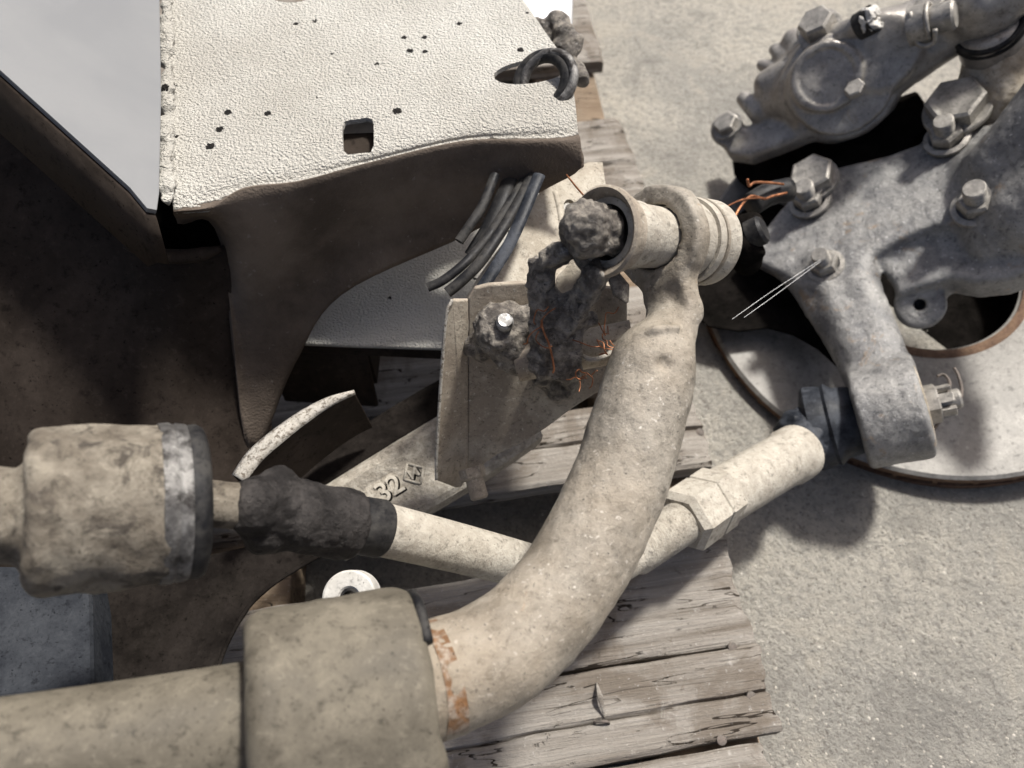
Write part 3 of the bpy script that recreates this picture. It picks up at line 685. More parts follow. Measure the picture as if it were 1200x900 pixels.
# steep enough to stay out of the sun
BO1, BO2, BO3 = V(530, 350, .463), V(530, 560, .525), V(700, 450, .492)
bnn = (BO2-BO1).cross(BO3-BO1).normalized(); bnn = bnn if bnn.dot(FW) < 0 else -bnn
def bpn(u, v, off=0): return ONP(u, v, BO1, bnn, off)
outer = [bpn(u, v) for u, v in ((549, 350), (556, 338), (572, 334), (640, 330), (735, 340), (735, 445), (697, 462), (672, 478), (640, 502), (610, 520), (582, 533), (562, 548), (548, 556), (549, 450))]
plate('face_plate', outer, bnn*-.005, 'bracket_brown', bpw, .001)
fl_ = [bpn(548.5, 352), bpn(548.5, 556), bpn(541, 571), bpn(534, 572, .001), bpn(511, 563, .010), bpn(511, 535, .010), bpn(516, 450, .010), bpn(522, 375, .010), bpn(530, 352, .007)]
o = plate('bent_flange', fl_, bnn*-.004, 'bracket_brown', bpw, .0008)
mesh('lit_edge', *tube([bpn(530, 351, .0072), bpn(522.5, 374, .0102), bpn(516.5, 450, .0102), bpn(511.5, 535, .0102), bpn(511.5, 562, .0102)], .0011, 8, 8), 'bracket_edge', bpw)  # thin lit edge of the flange, painted paler
ba = camv(.25, -.85, .1)
c0 = V(552, 548, .51)
mesh('lower_bolt', *joinvf(hexhead(c0, ba, .0088, .008), lathe(c0, ba, [(.006, .006), (.02, .006), (.0215, .0048), (.0215, 0)], 20)), 'bracket_brown', bpw, auto=30)

# ================================================================== RUBBER STRIPS
def strip(P, r, label, flat=.6, mat='rubber_black'):
    o = mesh('rubber_strip', *tube(P, r, 12, 7, flat), mat, None, auto=50)
    return tag(o, label, 'rubber strip', 'cut rubber strips hanging under the crossmember')
strip([V(501, 337, .487), V(520, 328, .487), V(545, 308, .49), V(570, 280, .50), (V(590, 250, .51)), V(618, 205, .53)], .0032, 'longest cut black rubber strip, its free end farthest left', .8)
strip([V(524, 343, .486), V(540, 330, .486), V(562, 308, .488), V(585, 275, .497), V(606, 240, .508), V(624, 205, .525)], .0038, 'cut black rubber strip curving between its longer twin and the flat grey one', .8)
strip([V(538, 283, .50), V(552, 262, .502), V(566, 240, .508), V(580, 205, .52)], .0034, 'shortest cut black rubber strip tucked up under the crossmember wall', .8)
strip([V(553, 356, .478), V(575, 322, .484), V(600, 280, .492), V(632, 205, .51)], .0042, 'straight flat grey rubber strip reaching down to the bracket plate', .5, 'rubber_blue')
strip([V(552, 300, .515), V(575, 262, .516), V(600, 205, .53)], .0055, 'wide black rubber strip at the back of the bundle', .5)

# ================================================================== STABILIZER BAR (fused eye and tube)
bar = thing('stabilizer_bar', 'thick beige dusty stabilizer bar bending up to its flattened eye', 'stabilizer bar')
EC = V(774, 279, .43)
pa = (V(835, 297, .462)-V(690, 284, .388)).normalized()       # pin axis, to the right and away
path = [V(768, 420, .4195), V(764, 434, .418), V(757, 460, .415), V(745, 500, .410), V(727, 560, .402), V(701, 620, .391), V(667, 680, .379), V(625, 731, .366), V(576, 769, .354), V(525, 791, .345), V(470, 808, .337), V(400, 824, .329)]
rr = [.0205, .0232, .0242, .0246, .0248, .0248, .0248, .0248, .0248, .0248, .0248, .0248]
PP = crom(path, 3); RR = lerp_list(rr, len(PP))
neck = V(786, 345, .427)
ey2 = (neck-EC); ey2 = (ey2-pa*ey2.dot(pa)).normalized(); ey1 = pa.cross(ey2)
prims = [('+', s_cap(PP[0], PP[1], RR[0], RR[1]), 0)]
for i in range(1, len(PP)-1): prims.append(('+', s_cap(PP[i], PP[i+1], RR[i], RR[i+1]), .001))
prims += [('+', s_cyl(EC-pa*.0066, EC+pa*.0066, .0290, .0022), .0),
          ('+', s_box(EC+ey2*.026, (pa, ey1, ey2), (.0070, .0150, .024), .003), .004),
          ('+', s_cap(EC+ey2*.040, PP[1], .0075, .0195), .005),
          ('+', s_cap(EC+ey2*.044+ey1*.008, PP[0]+ey1*.006, .007, .016), .004),
          ('+', s_cap(EC+ey2*.044-ey1*.008, PP[0]-ey1*.006, .007, .016), .004),
          ('-', s_cyl(EC-pa*.03, EC+pa*.03, .0178, .0), .001),
          ('-', s_sph(V(779, 424, .3935), .0045), .002), ('+', s_cap(V(748, 396, .406), V(768, 386, .402), .0018), .002), ('+', s_cap(V(768, 386, .402), V(796, 384, .404), .0018), .002)]
lo, hi = bounds(path+[EC+Vector((0, 0, .03)), EC-Vector((0, 0, .03)), EC+Vector((.03, .03, 0)), EC-Vector((.03, .03, 0))], .03)
sdf('bar_tube', prims, lo, hi, .0019, 'bar_beige', bar, nz=[(.0006, 90), (.0004, 30), (.0004, 260)])
lt = [V(420, 820, .331), V(300, 846, .319), V(180, 868, .307), V(60, 888, .296), V(-80, 910, .284), V(-200, 930, .276)]
mesh('bar_tube', *tube(lt, .0246, 40, 6), 'rubber_brown_shade', bar)  # left run of the bar, shade painted into its darker brown
cps = [V(500, 799, .3409), V(512, 795.5, .343), V(525, 791, .345)]
mesh('rust_collar', *tube(cps, .0254, 40, 4, cap=False), 'rust_collar', bar)
# ------------------ rubber mount
mount = thing('rubber_mount', 'large rounded brown rubber mount gripping the stabilizer bar at the bottom edge', 'rubber mount')
ma0, ma1 = V(305, 846, .3195), V(488, 808, .3375)
mx = (ma1-ma0).normalized(); mu = camv(.0, .95, .3); mu = (mu-mx*mu.dot(mx)).normalized(); mz = mx.cross(mu)
mc = (ma0+ma1)/2; L2 = (ma1-ma0).length/2
lo, hi = bounds([ma0, ma1], .065)
sdf('mount_body', [('+', s_cyl(ma0-mx*.003, ma1+mx*.003, .0445, .008), 0), ('+', s_box(mc-mu*.022+mz*.0, (mx, mu, mz), (L2+.003, .022, .044), .008), .012), ('-', s_cyl(ma1+mx*.03, ma1+mx*.000, .0285, .001), .004)], lo, hi, .0021, 'rubber_brown_shade', mount, nz=[(.0012, 45), (.0005, 120)])
# clamp strap round the far side of the mount
mesh('edge_strap', *tube([ma1+mx*.003+mu*(.0415 if z == 0 else .036)+mz*z for z in (-.018, 0, .018)], .0025, 10, 4), 'rubber_black', mount)

# ------------------ link pin set through the eye
lk = thing('link_pin', 'dusty bolt and sleeve set through the stabilizer bar eye, nut end caked in mud', 'link pin')
def onpin(u, v): # point on the pin axis closest to the pixel column u
    best = min((abs((lambda q: 600+(q-CP).dot(RT)/(q-CP).dot(FW)*F)(EC+pa*s)-u), s) for s in np.linspace(-.12, .12, 481)); return best[1]
s0, s1, s2, s3 = onpin(706, 0), onpin(764, 0), onpin(806, 0), onpin(857, 0)
mesh('inner_sleeve', *lathe(EC, pa, [(s0+.003, .0145), (s0+.003, .0180), (s0+.012, .0186), (s0+.016, .0178), (s0+.024, .0182), (s0+.027, .0172), (-.006, .0168), (.012, .0168), (s2+.006, .0180)], 48), 'bar_dust', lk, auto=40)
mesh('cup_washer', *lathe(EC, pa, [(s0+.006, .0165), (s0, .0200), (s0-.002, .0225), (s0-.0006, .0238), (s0+.002, .0236), (s0+.0045, .021), (s0+.011, .0205), (s0+.0125, .0188)], 48), 'bracket_brown', lk, auto=40)
mesh('bushing', *lathe(EC, pa, [(.0090, .017), (.0090, .0225), (.020, .0232), (.0225, .0224), (.0225, .0246), (.0255, .0252), (.0285, .0246), (.0285, .0230), (.034, .0236), (.0365, .0252), (.043, .0252), (.0475, .022), (.049, .017), (.049, 0)], 56), 'bar_dust', lk, auto=40)
mesh('wire_band', *ring(EC+pa*.0312, pa, .0240, .0012), 'bar_beige', lk)
cn = EC+pa*(s0-.006)
lo, hi = bounds([cn-pa*.03, cn+pa*.02], .032)
sdf('muddy_nut', [('+', s_cyl(cn-pa*.013, cn+pa*.012, .0125, .003), 0), ('+', s_sph(cn-pa*.010+Vector((0, 0, .003)), .011), .004), ('+', s_cyl(cn+pa*.004, cn+pa*.016, .008, .002), .003)], lo, hi, .0012, 'grease_mud', lk, nz=[(.0022, 150), (.0014, 380)])

# ------------------ muddy drop link
dl = thing('drop_link', 'black greasy drop link strap caked in mud hanging from the link pin', 'link')
L = lambda u, v, d: V(u, v, d)
def bx(a, b_, wd_, th_, face=(0, .1, 1)):
    ax_ = (b_-a).normalized(); fz = camv(*face); fz = (fz-ax_*fz.dot(ax_)).normalized(); sx_ = ax_.cross(fz)
    return s_box((a+b_)/2, (ax_, sx_, fz), ((b_-a).length/2, wd_, th_), .0015)
pr = [('+', bx(L(634, 304, .412), L(634, 436, .440), .0062, .0045, (-.5, .1, .8)), 0),
      ('+', bx(L(640, 306, .410), L(668, 290, .402), .005, .006), .002),
      ('+', bx(L(703, 312, .400), L(664, 384, .428), .0066, .0055, (-.2, .2, 1)), .003),
      ('+', bx(L(655, 376, .428), L(656, 440, .444), .0125, .0060), .003),
      ('+', bx(L(676, 380, .430), L(700, 372, .428), .004, .004), .003),
      ('+', s_cap(L(648, 352, .425), L(652, 372, .430), .006, .007), .003),
      ('+', s_cap(L(668, 352, .420), L(690, 340, .412), .004, .005), .002)]
pts = [L(600, 280, .41), L(740, 460, .45), L(600, 460, .45), L(740, 280, .39)]
lo, hi = bounds(pts, .02)
sdf('mud_strap', pr, lo, hi, .0010, 'grease_mud', dl, nz=[(.0012, 140), (.0011, 330), (.0006, 700)])
plate('strap_plate', [L(u, v, .437) for u, v in ((652, 325), (675, 300), (684, 310), (682, 345), (662, 372), (652, 370))], FW*.003, 'hanger_beige', dl, .001)
# lower sleeve
sv0, sv1 = L(606, 425, .463), L(742, 398, .452)
sx = (sv1-sv0).normalized(); Ls = (sv1-sv0).length
sleeve = mesh('lower_sleeve', *lathe(sv0, sx, [(0, .006), (0, .0115), (Ls*.3, .0118), (Ls, .0118), (Ls, .0098), (Ls*.6, .0098)], 32), 'bracket_brown', dl, auto=40)
mesh('torn_rim', *tube([L(677, 413, .440), L(692, 421, .438), L(708, 418, .437), L(722, 408, .439), L(738, 397, .441)], [.0008, .0016, .0013, .0018, .0008], 8, 6), 'bar_dust', dl)
bc = L(588, 388, .462)
lo, hi = bounds([bc], .042)
sdf('mud_boss', [('+', s_sph(bc, .0165, (1.0, 1.0, .9)), 0), ('+', s_cap(bc, L(604, 415, .463), .014, .012), .008), ('+', s_cap(L(560, 405, .48), L(620, 372, .458), .009, .008), .006), ('-', s_sph(L(608, 380, .440), .009), .004)], lo, hi, .0012, 'grease_mud', dl, nz=[(.0020, 150), (.0012, 380)])
ba = camv(.1, .35, .8); mesh('bolt_tip', *lathe(L(591, 379, .447), ba, [(-.01, .0052), (.003, .0052), (.0045, .0042), (.0045, 0)], 24), 'machined', dl, auto=30)
lo, hi = bounds([L(640, 440, .46), L(660, 490, .50)], .03)
sdf('mud_smear', [('+', s_cap(L(640, 440, .486), L(652, 466, .496), .009, .004), 0), ('+', s_cap(L(665, 438, .484), L(664, 462, .492), .007, .003), .005)], lo, hi, .0014, 'grease_mud', dl, nz=[(.0025, 150), (.0012, 380)])
mesh('mud_flake', *tube([L(718, 322, .41), L(728, 340, .412), L(735, 355, .414)], [.004, .006, .001], 8, 6, .3), 'grease_mud', dl)

# copper strands
def strands(name, label, centre, spread, n_, seed, r=.00042, length=5):
    r_ = random.Random(seed); parts = []
    for i in range(n_):
        p = centre+Vector((r_.uniform(-1, 1), r_.uniform(-1, 1), r_.uniform(-1, 1)))*spread*.5; P = [p.copy()]; d = Vector((r_.uniform(-1, 1), r_.uniform(-1, 1), r_.uniform(-.6, 1))).normalized()
        for _ in range(length):
            d = (d+Vector((r_.uniform(-1, 1), r_.uniform(-1, 1), r_.uniform(-1, 1)))*.9).normalized(); p = p+d*spread*.55; P.append(p.copy())
        parts.append(tube(P, r, 6, 5))
    o = mesh(name, *joinvf(*parts), 'copper_wire'); return tag(o, label, 'wire', 'frayed copper wire strands')
strands('copper_strand', 'frayed copper strands stuck to the mud of the drop link strap', L(634, 384, .424), .007, 6, 3, .00035)
strands('copper_strand', 'tangled loop of frayed copper strands above the lower sleeve', L(706, 398, .425), .008, 8, 5, .00035)
strands('copper_strand', 'small curl of copper wire under the lower sleeve beside the bar', L(690, 438, .436), .005, 5, 8, .00035)
tag(mesh('copper_strand', *tube([L(634, 360, .422), L(636, 385, .421), L(644, 405, .423), L(649, 430, .426), L(648, 437, .428)], .0006, 8, 6), 'copper_wire'), 'single copper wire running down the front of the drop link', 'wire', 'frayed copper wire strands')
tag(mesh('copper_strand', *tube([V(664, 205, .505), V(676, 220, .48), V(688, 234, .45), V(694, 246, .42)], .0006, 8, 6), 'copper_wire'), 'single copper wire hanging from the crossmember tip to the muddy nut', 'wire', 'frayed copper wire strands')

# ================================================================== TIE ROD
tr_ = thing('tie_rod', 'bent dusty steering tie rod with ball housing, mud caked boot and threaded adjuster', 'tie rod')
h0, h1 = V(-60, 606, .300), V(240, 586, .345)
hx = (h1-h0).normalized()
def along(u):
    return min((abs(600+((h0+hx*s)-CP).dot(RT)/((h0+hx*s)-CP).dot(FW)*F-u), s) for s in np.linspace(-.05, .25, 901))[1]
sA, sB, sC, sD = along(-60), along(32), along(200), along(236)
lo, hi = bounds([h0, h1], .045)
sdf('ball_housing', [('+', s_cyl(h0+hx*sB, h0+hx*sC, .0342, .005), 0), ('+', s_cap(h0-hx*.02, h0+hx*(sB+.005), .017, .020), .006)], lo, hi, .0019, 'ball_mud', tr_, nz=[(.0016, 60), (.0009, 170)])
mesh('housing_rim', *lathe(h0, hx, [(sC-.006, .030), (sC-.005, .0346), (sC-.001, .0350), (sC+.001, .0340), (sC+.002, .0346), (sC+.006, .0340), (sC+.007, .030)], 56), 'rim_dull', tr_, auto=40)
mesh('seal_lip', *lathe(h0, hx, [(sC+.004, .031), (sC+.006, .0335), (sC+.010, .0340), (sD, .0325), (sD+.001, .0300), (sD-.002, .0270), (sD-.009, .022), (sD-.010, 0)], 56), 'rubber_black', tr_, auto=40)
stub0, stub1 = h0+hx*(sD-.008), V(305, 596, .362)
mesh('ball_stud', *tube([stub0, V(268, 592, .353), stub1], [.011, .0105, .0115], 28, 4), 'ball_mud', tr_)
lo, hi = bounds([V(290, 590, .36), V(455, 622, .405)], .032)
sdf('mud_boot', [('+', s_cap(V(300, 596, .361), V(345, 602, .374), .0135, .0165), 0), ('+', s_cyl(V(340, 603, .373), V(417, 614, .395), .0168, .003), .004),
     ('+', s_sph(V(326, 570, .368), .0095), .005), ('+', s_sph(V(312, 624, .366), .0105), .005), ('+', s_sph(V(300, 592, .355), .011), .005), ('+', s_cap(V(365, 632, .38), V(396, 640, .390), .006), .004)], lo, hi, .0012, 'boot_mud', tr_, nz=[(.0008, 90), (.0007, 240), (.0005, 560)])
sa0, sa1 = V(410, 613, .393), V(449, 620, .404)
mesh('end_sleeve', *lathe(sa0, (sa1-sa0).normalized(), [(0, .010), (0, .0146), ((sa1-sa0).length-.002, .0152), ((sa1-sa0).length, .0142), ((sa1-sa0).length, .012)], 36), 'rubber_black', tr_, auto=40)
RB = V(684, 678, .505)
mesh('inner_rod', *tube([V(438, 618, .400), V(500, 633, .425), V(560, 648, .450), V(620, 664, .477), V(655, 673, .492), RB, V(715, 664, .518), V(750, 643, .534)], .0140, 36, 6), 'bar_dust', tr_)
# threaded end
tx0, tx1 = V(742, 648, .530), V(812, 604, .575); txd = (tx1-tx0).normalized(); Lt = (tx1-tx0).length
prof = [(-.004, .0135)]
nth = 22
for i in range(nth):
    s = Lt*i/nth; prof += [(s, .0150), (s+Lt/nth*.5, .0164)]
prof += [(Lt, .0150)]
mesh('thread', *lathe(tx0, txd, prof, 36), 'bar_dust', tr_, auto=80)
J0, J1 = V(800, 612, .567), V(846, 580, .595); jd = (J1-J0).normalized(); Lj = (J1-J0).length
mesh('jam_nut', *lathe(J0, jd, [(-.002, .0160), (-.002, .0210), (.003, .0252), (Lj*.55, .0252), (Lj*.57, .0240), (Lj*.6, .0240), (Lj*.62, .0252), (Lj*.95, .0252), (Lj, .0220)], 6, .35), 'bar_dust', tr_, smooth=False)
E0, E1 = V(838, 586, .590), V(938, 528, .660); ed = (E1-E0).normalized(); Le = (E1-E0).length
o = mesh('rod_end', *lathe(E0, ed, [(0, .0215), (.002, .0222), (Le*.80, .0224), (Le*.84, .0242), (Le*.97, .0240), (Le*1.0+.003, .0190), (Le*1.0+.006, .0150), (Le*1.0+.006, 0)], 40), 'bar_dust', tr_, auto=40)
SA, SB = V(935, 506, .700), V(1118, 468, .650); sax = (SB-SA).normalized()
lo, hi = bounds([V(935, 505, .675), V(955, 520, .67)], .045)
sdf('ball_socket', [('+', s_sph(V(938, 507, .680), .0215), 0), ('+', s_cap(V(930, 532, .662), V(950, 512, .680), .020, .019), .008)], lo, hi, .0014, 'rubber_blue', tr_, nz=[(.0016, 140), (.0010, 320)])
def spin(u): return min((abs(600+((SA+sax*s)-CP).dot(RT)/((SA+sax*s)-CP).dot(FW)*F-u), s) for s in np.linspace(-.05, .2, 1001))[1]
b0, b1, b2 = spin(948), spin(966), spin(1003)
mesh('dust_boot', *lathe(SA, sax, [(b0-.004, 0.0222), (b0, 0.0361), (b0+.003, 0.0383), (b1, 0.0366), (b1+.004, 0.0353), (b1+.007, 0.0372), ((b1+b2)/2, 0.0322), (b2, 0.0300), (b2+.006, 0.0283), (b2+.01, 0.0222)], 56), 'rubber_blue', tr_, auto=45)
n0, n1 = spin(1080), spin(1117)
mesh('stud_washer', *lathe(SA, sax, [(n0-.005, .0), (n0-.005, 0.0222), (n0-.002, 0.0224), (n0-.002, 0)], 40), 'bolt_steel', tr_, auto=30)
# castle nut: hex body and six crown teeth
Ln = n1-n0
nut = mesh('castle_nut', *lathe(SA, sax, [(n0-.002, 0), (n0-.002, 0.0172), (n0+Ln*.5, 0.0172), (n0+Ln*.55, 0.0158), (n0+Ln*.55, 0.0089), (n0+Ln*.4, 0)], 6, .25), 'bolt_steel', tr_, smooth=False)
x, y, a = frame_of(sax)
for i in range(6):
    an_ = .25+math.pi/6+i*math.pi/3; vs = []
    for rr_, da in ((.0094, -.36), (.0142, -.30), (.0142, .30), (.0094, .36)):
        vs.append(SA+a*(n0+Ln*.53)+(x*math.cos(an_+da)+y*math.sin(an_+da))*rr_)
    plate('crown_tooth', vs, a*(Ln*.47), 'bolt_steel', nut, .0006)
mesh('stud_tip', *lathe(SA, sax, [(n0, 0.0087), (n1+.004, 0.0087), (n1+.006, 0.0072), (n1+.006, 0)], 28), 'bolt_steel', tr_, auto=30)
cq = SA+sax*(n0+Ln*.78)
side_ = camv(.15, .9, .4)
N2 = lambda u, v, d: V(u, v, d+.030)
cotter = mesh('cotter_pin', *joinvf(tube([N2(1098, 441, .628), N2(1106, 439, .627), N2(1113, 448, .622), N2(1111, 462, .615)], .0014, 8, 6), tube([N2(1107, 484, .618), N2(1117, 478, .617), N2(1125, 468, .618), N2(1127, 456, .622), N2(1123, 440, .63), N2(1118, 431, .634)], .0015, 8, 6), tube([N2(1108, 484, .622), N2(1101, 494, .622), N2(1094, 504, .624)], .0014, 8, 6)), 'nail_iron', tr_)

# ================================================================== BRAKE ROTOR
rot = thing('brake_rotor', 'large dusty brake rotor lying on the concrete with a rusty rim', 'brake rotor')
rn = Vector((-.13, -.10, .985)).normalized()
RC = G(1083, 318, .098)
rd_ = (RC-CP).dot(FW); Rr = .228
mesh('friction_ring', *lathe(RC, rn, [(-.003, Rr*.40), (0, Rr*.42), (0, Rr*.985), (-.0025, Rr)], 128), 'rotor_face', rot, auto=35)
mesh('rim', *lathe(RC, rn, [(-.0026, Rr*.999), (-.010, Rr*1.001), (-.0105, Rr*.97), (-.018, Rr*.97), (-.0185, Rr*1.001), (-.028, Rr*.998), (-.029, Rr*.98), (-.029, Rr*.4)], 128), 'rotor_rust', rot, auto=35)
mesh('rust_band', *lathe(RC, rn, [(.0006, Rr*.41), (.0012, Rr*.415), (.0010, Rr*.44), (.0002, Rr*.45)], 96), 'rotor_rust', rot, auto=35)
mesh('hat', *lathe(RC, rn, [(-.0032, Rr*.405), (-.02, Rr*.40), (-.045, Rr*.39), (-.05, Rr*.36), (-.05, 0)], 72), 'hat_black', rot, auto=35)
xr, yr, ar = frame_of(rn)
for i in range(40):
    t1 = 2*math.pi*i/40; e = xr*math.cos(t1)+yr*math.sin(t1); f_ = ar.cross(e)
    if e.dot(Vector((.2, -1, .2))) < .15: continue
    c = RC+e*(Rr*.985)-ar*.0142
    plate('vane', [c-f_*.002-e*.02, c+f_*.002-e*.02, c+f_*.002+e*.0025, c-f_*.002+e*.0025], ar*.0075, 'rotor_rust', rot, 0).location = -ar*.0037

# ================================================================== STEERING KNUCKLE
kn = thing('steering_knuckle', 'grey cast iron steering knuckle with studs and an arm holding the tie rod end', 'steering knuckle')
n = Vector((-.56, -.06, .83)).normalized()
KO = V(1050, 250, .715)
k1 = (RT-n*RT.dot(n)).normalized(); k2 = n.cross(k1)
def kp(u, v, off=0): return ONP(u, v, KO, n, off)
def kpoly(pts, lo_, hi_, rd=.004): return s_poly(KO, k1, k2, n, [kp(u, v) for u, v in pts], lo_, hi_, rd)
bossA, bossB = SA+sax*spin(1004), SA+sax*spin(1082)
prims = [('+', kpoly([(868, 300), (905, 258), (935, 222), (985, 195), (1040, 183), (1080, 168), (1110, 150), (1160, 145), (1215, 108), (1330, 60), (1330, 250), (1215, 285), (1160, 282), (1130, 262), (1090, 268), (1050, 285), (1022, 300), (1010, 330), (975, 345), (940, 335)], -.016, .003, .006), 0),
 ('+', s_cap(kp(1165, 190, .012), kp(1330, 40, .055), .020, .045), .030),
 ('+', s_cap(kp(1200, 245, .004), kp(1330, 150, .03), .026, .045), .025),
 ('+', kpoly([(1022, 290), (1110, 262), (1230, 262), (1330, 230), (1330, 330), (1225, 300), (1180, 318), (1140, 322), (1112, 318), (1085, 325), (1050, 335)], -.045, -.012, .006), .014),
 ('+', s_cap(kp(1150, 245, -.004), kp(1160, 285, -.012), .016, .015), .012),
 ('+', s_cap(kp(962, 318, -.010), kp(1018, 440, -.012), .017, .018), .012),
 ('+', s_cap(kp(1000, 318, -.012), kp(1045, 436, -.014), .017, .018), .012),
 ('+', s_cap(kp(930, 318, -.014), kp(1005, 430, -.018), .012, .014), .010),
 ('+', s_cyl(bossA, bossB, .0445, .005), .010),
 ('+', s_cyl(kp(1078, 358, -.052), kp(1078, 358, -.028), .0215, .005), .006),
 ('+', s_cap(kp(1085, 330, -.045), kp(1078, 356, -.042), .016, .015), .006),
 ('-', s_cyl(kp(1078, 357, -.05), kp(1078, 357, -.01), .0052, 0), .001),
 ('-', s_cyl(kp(1073, 366, -.032), kp(1073, 366, -.01), .0022, 0), .0005)]
for u, v, r_ in ((1143, 244, .016), (968, 312, .013), (1110, 165, .018), (950, 238, .016), (1128, 133, .020)):
    prims.append(('+', s_cyl(kp(u, v, -.02), kp(u, v, .0055), r_, .003), .006))
prims.append(('+', s_cyl(kp(965, 222, -.03), kp(958, 214, .012), .018, .003), .006))
pts = [kp(868, 300, 0), kp(1330, 40, .07), kp(1330, 330, -.05), kp(1040, 183, 0), bossA-UP*.04, bossB-UP*.04, bossA, bossB+RT*.02, kp(1078, 380, -.06)]
lo, hi = bounds(pts, .025)
kb = sdf('knuckle_casting', prims, lo, hi, .0019, 'knuckle_iron', kn, nz=[(.0005, 60), (.0004, 200)])
def rp_(u, v, off): return ONP(u, v, RC, rn, off)
plate('gap_shade_sheet', [rp_(u, v, .024) for u, v in ((800, 330), (822, 292), (850, 262), (885, 235), (930, 240), (985, 330), (1000, 400), (980, 428), (958, 408), (930, 392), (900, 384), (866, 388), (830, 382), (806, 362))], rn*-.003, 'hat_black', kn, .001)  # added black sheet for the deep shade between knuckle and rotor
plug = mesh('hub_plug', *lathe(bossB-sax*.006, sax, [(0, 0), (0, .037), (.0066, .037), (.0072, .035), (.0072, 0)], 48), 'knuckle_plug', kn, auto=30)
def bolt(u, v, off, r, h, stud=None, ax=n, mat='bolt_steel', wash=1.35, ph=.2, par=None):
    o_ = kp(u, v, off); par = par or kn; r *= 1.07; h *= 1.07; stud = stud*1.1 if stud else None
    if stud:
        nt_ = mesh('stud_nut', *lathe(o_, ax, [(0, 0), (0, r*wash), (h*.22, r*wash), (h*.3, r*1.05)], 36), mat, par, auto=30)
        mesh('nut_hex', *lathe(o_, ax, [(h*.22, r*.5), (h*.22, r), (h*.85, r), (h, r*.86), (h, r*.5)], 6, ph), mat, nt_, smooth=False)
        prof = [(h*.5, r*.60)]
        for i in range(7): prof += [(h+stud*i/7, r*.60), (h+stud*(i+.5)/7, r*.555)]
        prof += [(h+stud, r*.60), (h+stud+.0010, r*.53), (h+stud+.0010, 0)]
        mesh('stud', *lathe(o_, ax, prof, 28), mat, nt_, auto=28)
    else:
        nt_ = mesh('bolt', *lathe(o_, ax, [(0, 0), (0, r*wash), (h*.18, r*wash), (h*.24, r*1.1), (h*.24, 0)], 36), mat, par, auto=30)
        mesh('bolt_head', *lathe(o_, ax, [(h*.2, 0), (h*.2, r), (h*.9, r), (h, r*.88), (h*.97, r*.7), (h*.97, 0)], 6, ph), mat, nt_, smooth=False)
    return nt_
bolt(1146, 243, .0055, .0145, .014, .012)
bolt(968, 313, .0050, .0120, .012, .009, ph=.5)
bolt(1110, 163, .0060, .0135, .013, .011, ph=.9)
bolt(950, 236, .0060, .0140, .014, .010, ph=.4)
bolt(1122, 130, .0100, .0235, .018, wash=1.15, ph=.1)
bolt(955, 213, .0110, .0200, .017, wash=1.1, ph=.6)
mesh('pin', *lathe(kp(1160, 136, -.002), n, [(0, .0065), (.004, .0065), (.005, .005), (.005, .003), (.002, .0025), (.002, 0)], 24), 'bolt_steel', kn, auto=30)

# ================================================================== BRAKE CALIPER
ca = thing('brake_caliper', 'grey cast brake caliper with banjo bolt and cut hose above the knuckle', 'brake caliper')
cnm = Vector((-.62, -.10, .78)).normalized()
CO = V(1000, 100, .735); c1 = (RT-cnm*RT.dot(cnm)).normalized(); c2 = cnm.cross(c1)
def cp(u, v, off=0): return ONP(u, v, CO, cnm, off)
def cpoly(pts, lo_, hi_, rd=.004): return s_poly(CO, c1, c2, cnm, [cp(u, v) for u, v in pts], lo_, hi_, rd)
prims = [('+', s_cyl(cp(985, 98, .0), cp(985, 98, -.062), .054, .006), 0),
 ('+', s_cyl(cp(985, 98, .002), cp(985, 98, .010), .047, .003), .002),
 ('+', s_cyl(cp(985, 98, -.024), cp(985, 98, -.034), .058, .003), .003),
 ('+', s_cyl(cp(968, 90, -.02), cp(968, 90, .024), .032, .002), .002),
 ('-', s_cyl(cp(968, 90, .0225), cp(968, 90, .03), .025, .001), .001),
 ('+', s_cyl(cp(1030, 62, -.03), cp(1030, 62, .016), .034, .005), .006),
 ('+', s_cap(cp(905, 118, -.012), cp(945, 105, .0), .018, .024), .014),
 ('+', cpoly([(838, 160), (858, 138), (900, 128), (960, 115), (955, 140), (905, 162), (870, 175), (845, 172)], -.034, -.014, .006), .008),
 ('+', s_cyl(cp(852, 152, -.036), cp(852, 152, -.004), .017, .003), .006),
 ('+', s_cap(cp(900, 98, .002), cp(922, 88, .004), .014, .016), .008),
 ('+', s_cap(cp(893, 76, .0), cp(915, 84, .0), .006, .008), .005),
 ('+', s_cap(cp(908, 58, .004), cp(922, 74, .004), .006, .008), .005),
 ('+', s_cap(cp(872, 116, -.006), cp(888, 132, -.010), .008, .010), .006),
 ('+', s_cap(cp(930, 48, .004), cp(945, 66, .004), .012, .016), .008),
 ('+', s_cap(cp(1050, 78, -.020), cp(1190, -10, -.010), .024, .020), .010),
 ('+', s_cap(cp(1040, 40, .006), cp(1110, 10, .006), .022, .018), .014),
 ('+', s_cap(cp(1150, 0, .006), cp(1260, -50, .0), .026, .024), .016),
 ('+', s_cyl(cp(1160, 6, -.03), cp(1160, 6, .012), .024, .006), .010),
 ('-', s_cap(cp(1020, 128, .012), cp(1062, 88, .012), .005, .005), .006)]
lo, hi = bounds([cp(838, 170, -.05), cp(1290, -70, .03), cp(1012, 200, -.05), cp(920, 40, .03), cp(1290, -70, -.05), cp(1012, 40, .05)], .03)
sdf('caliper_body', prims, lo, hi, .0018, 'caliper_cast', ca, nz=[(.0005, 70), (.0003, 190)])
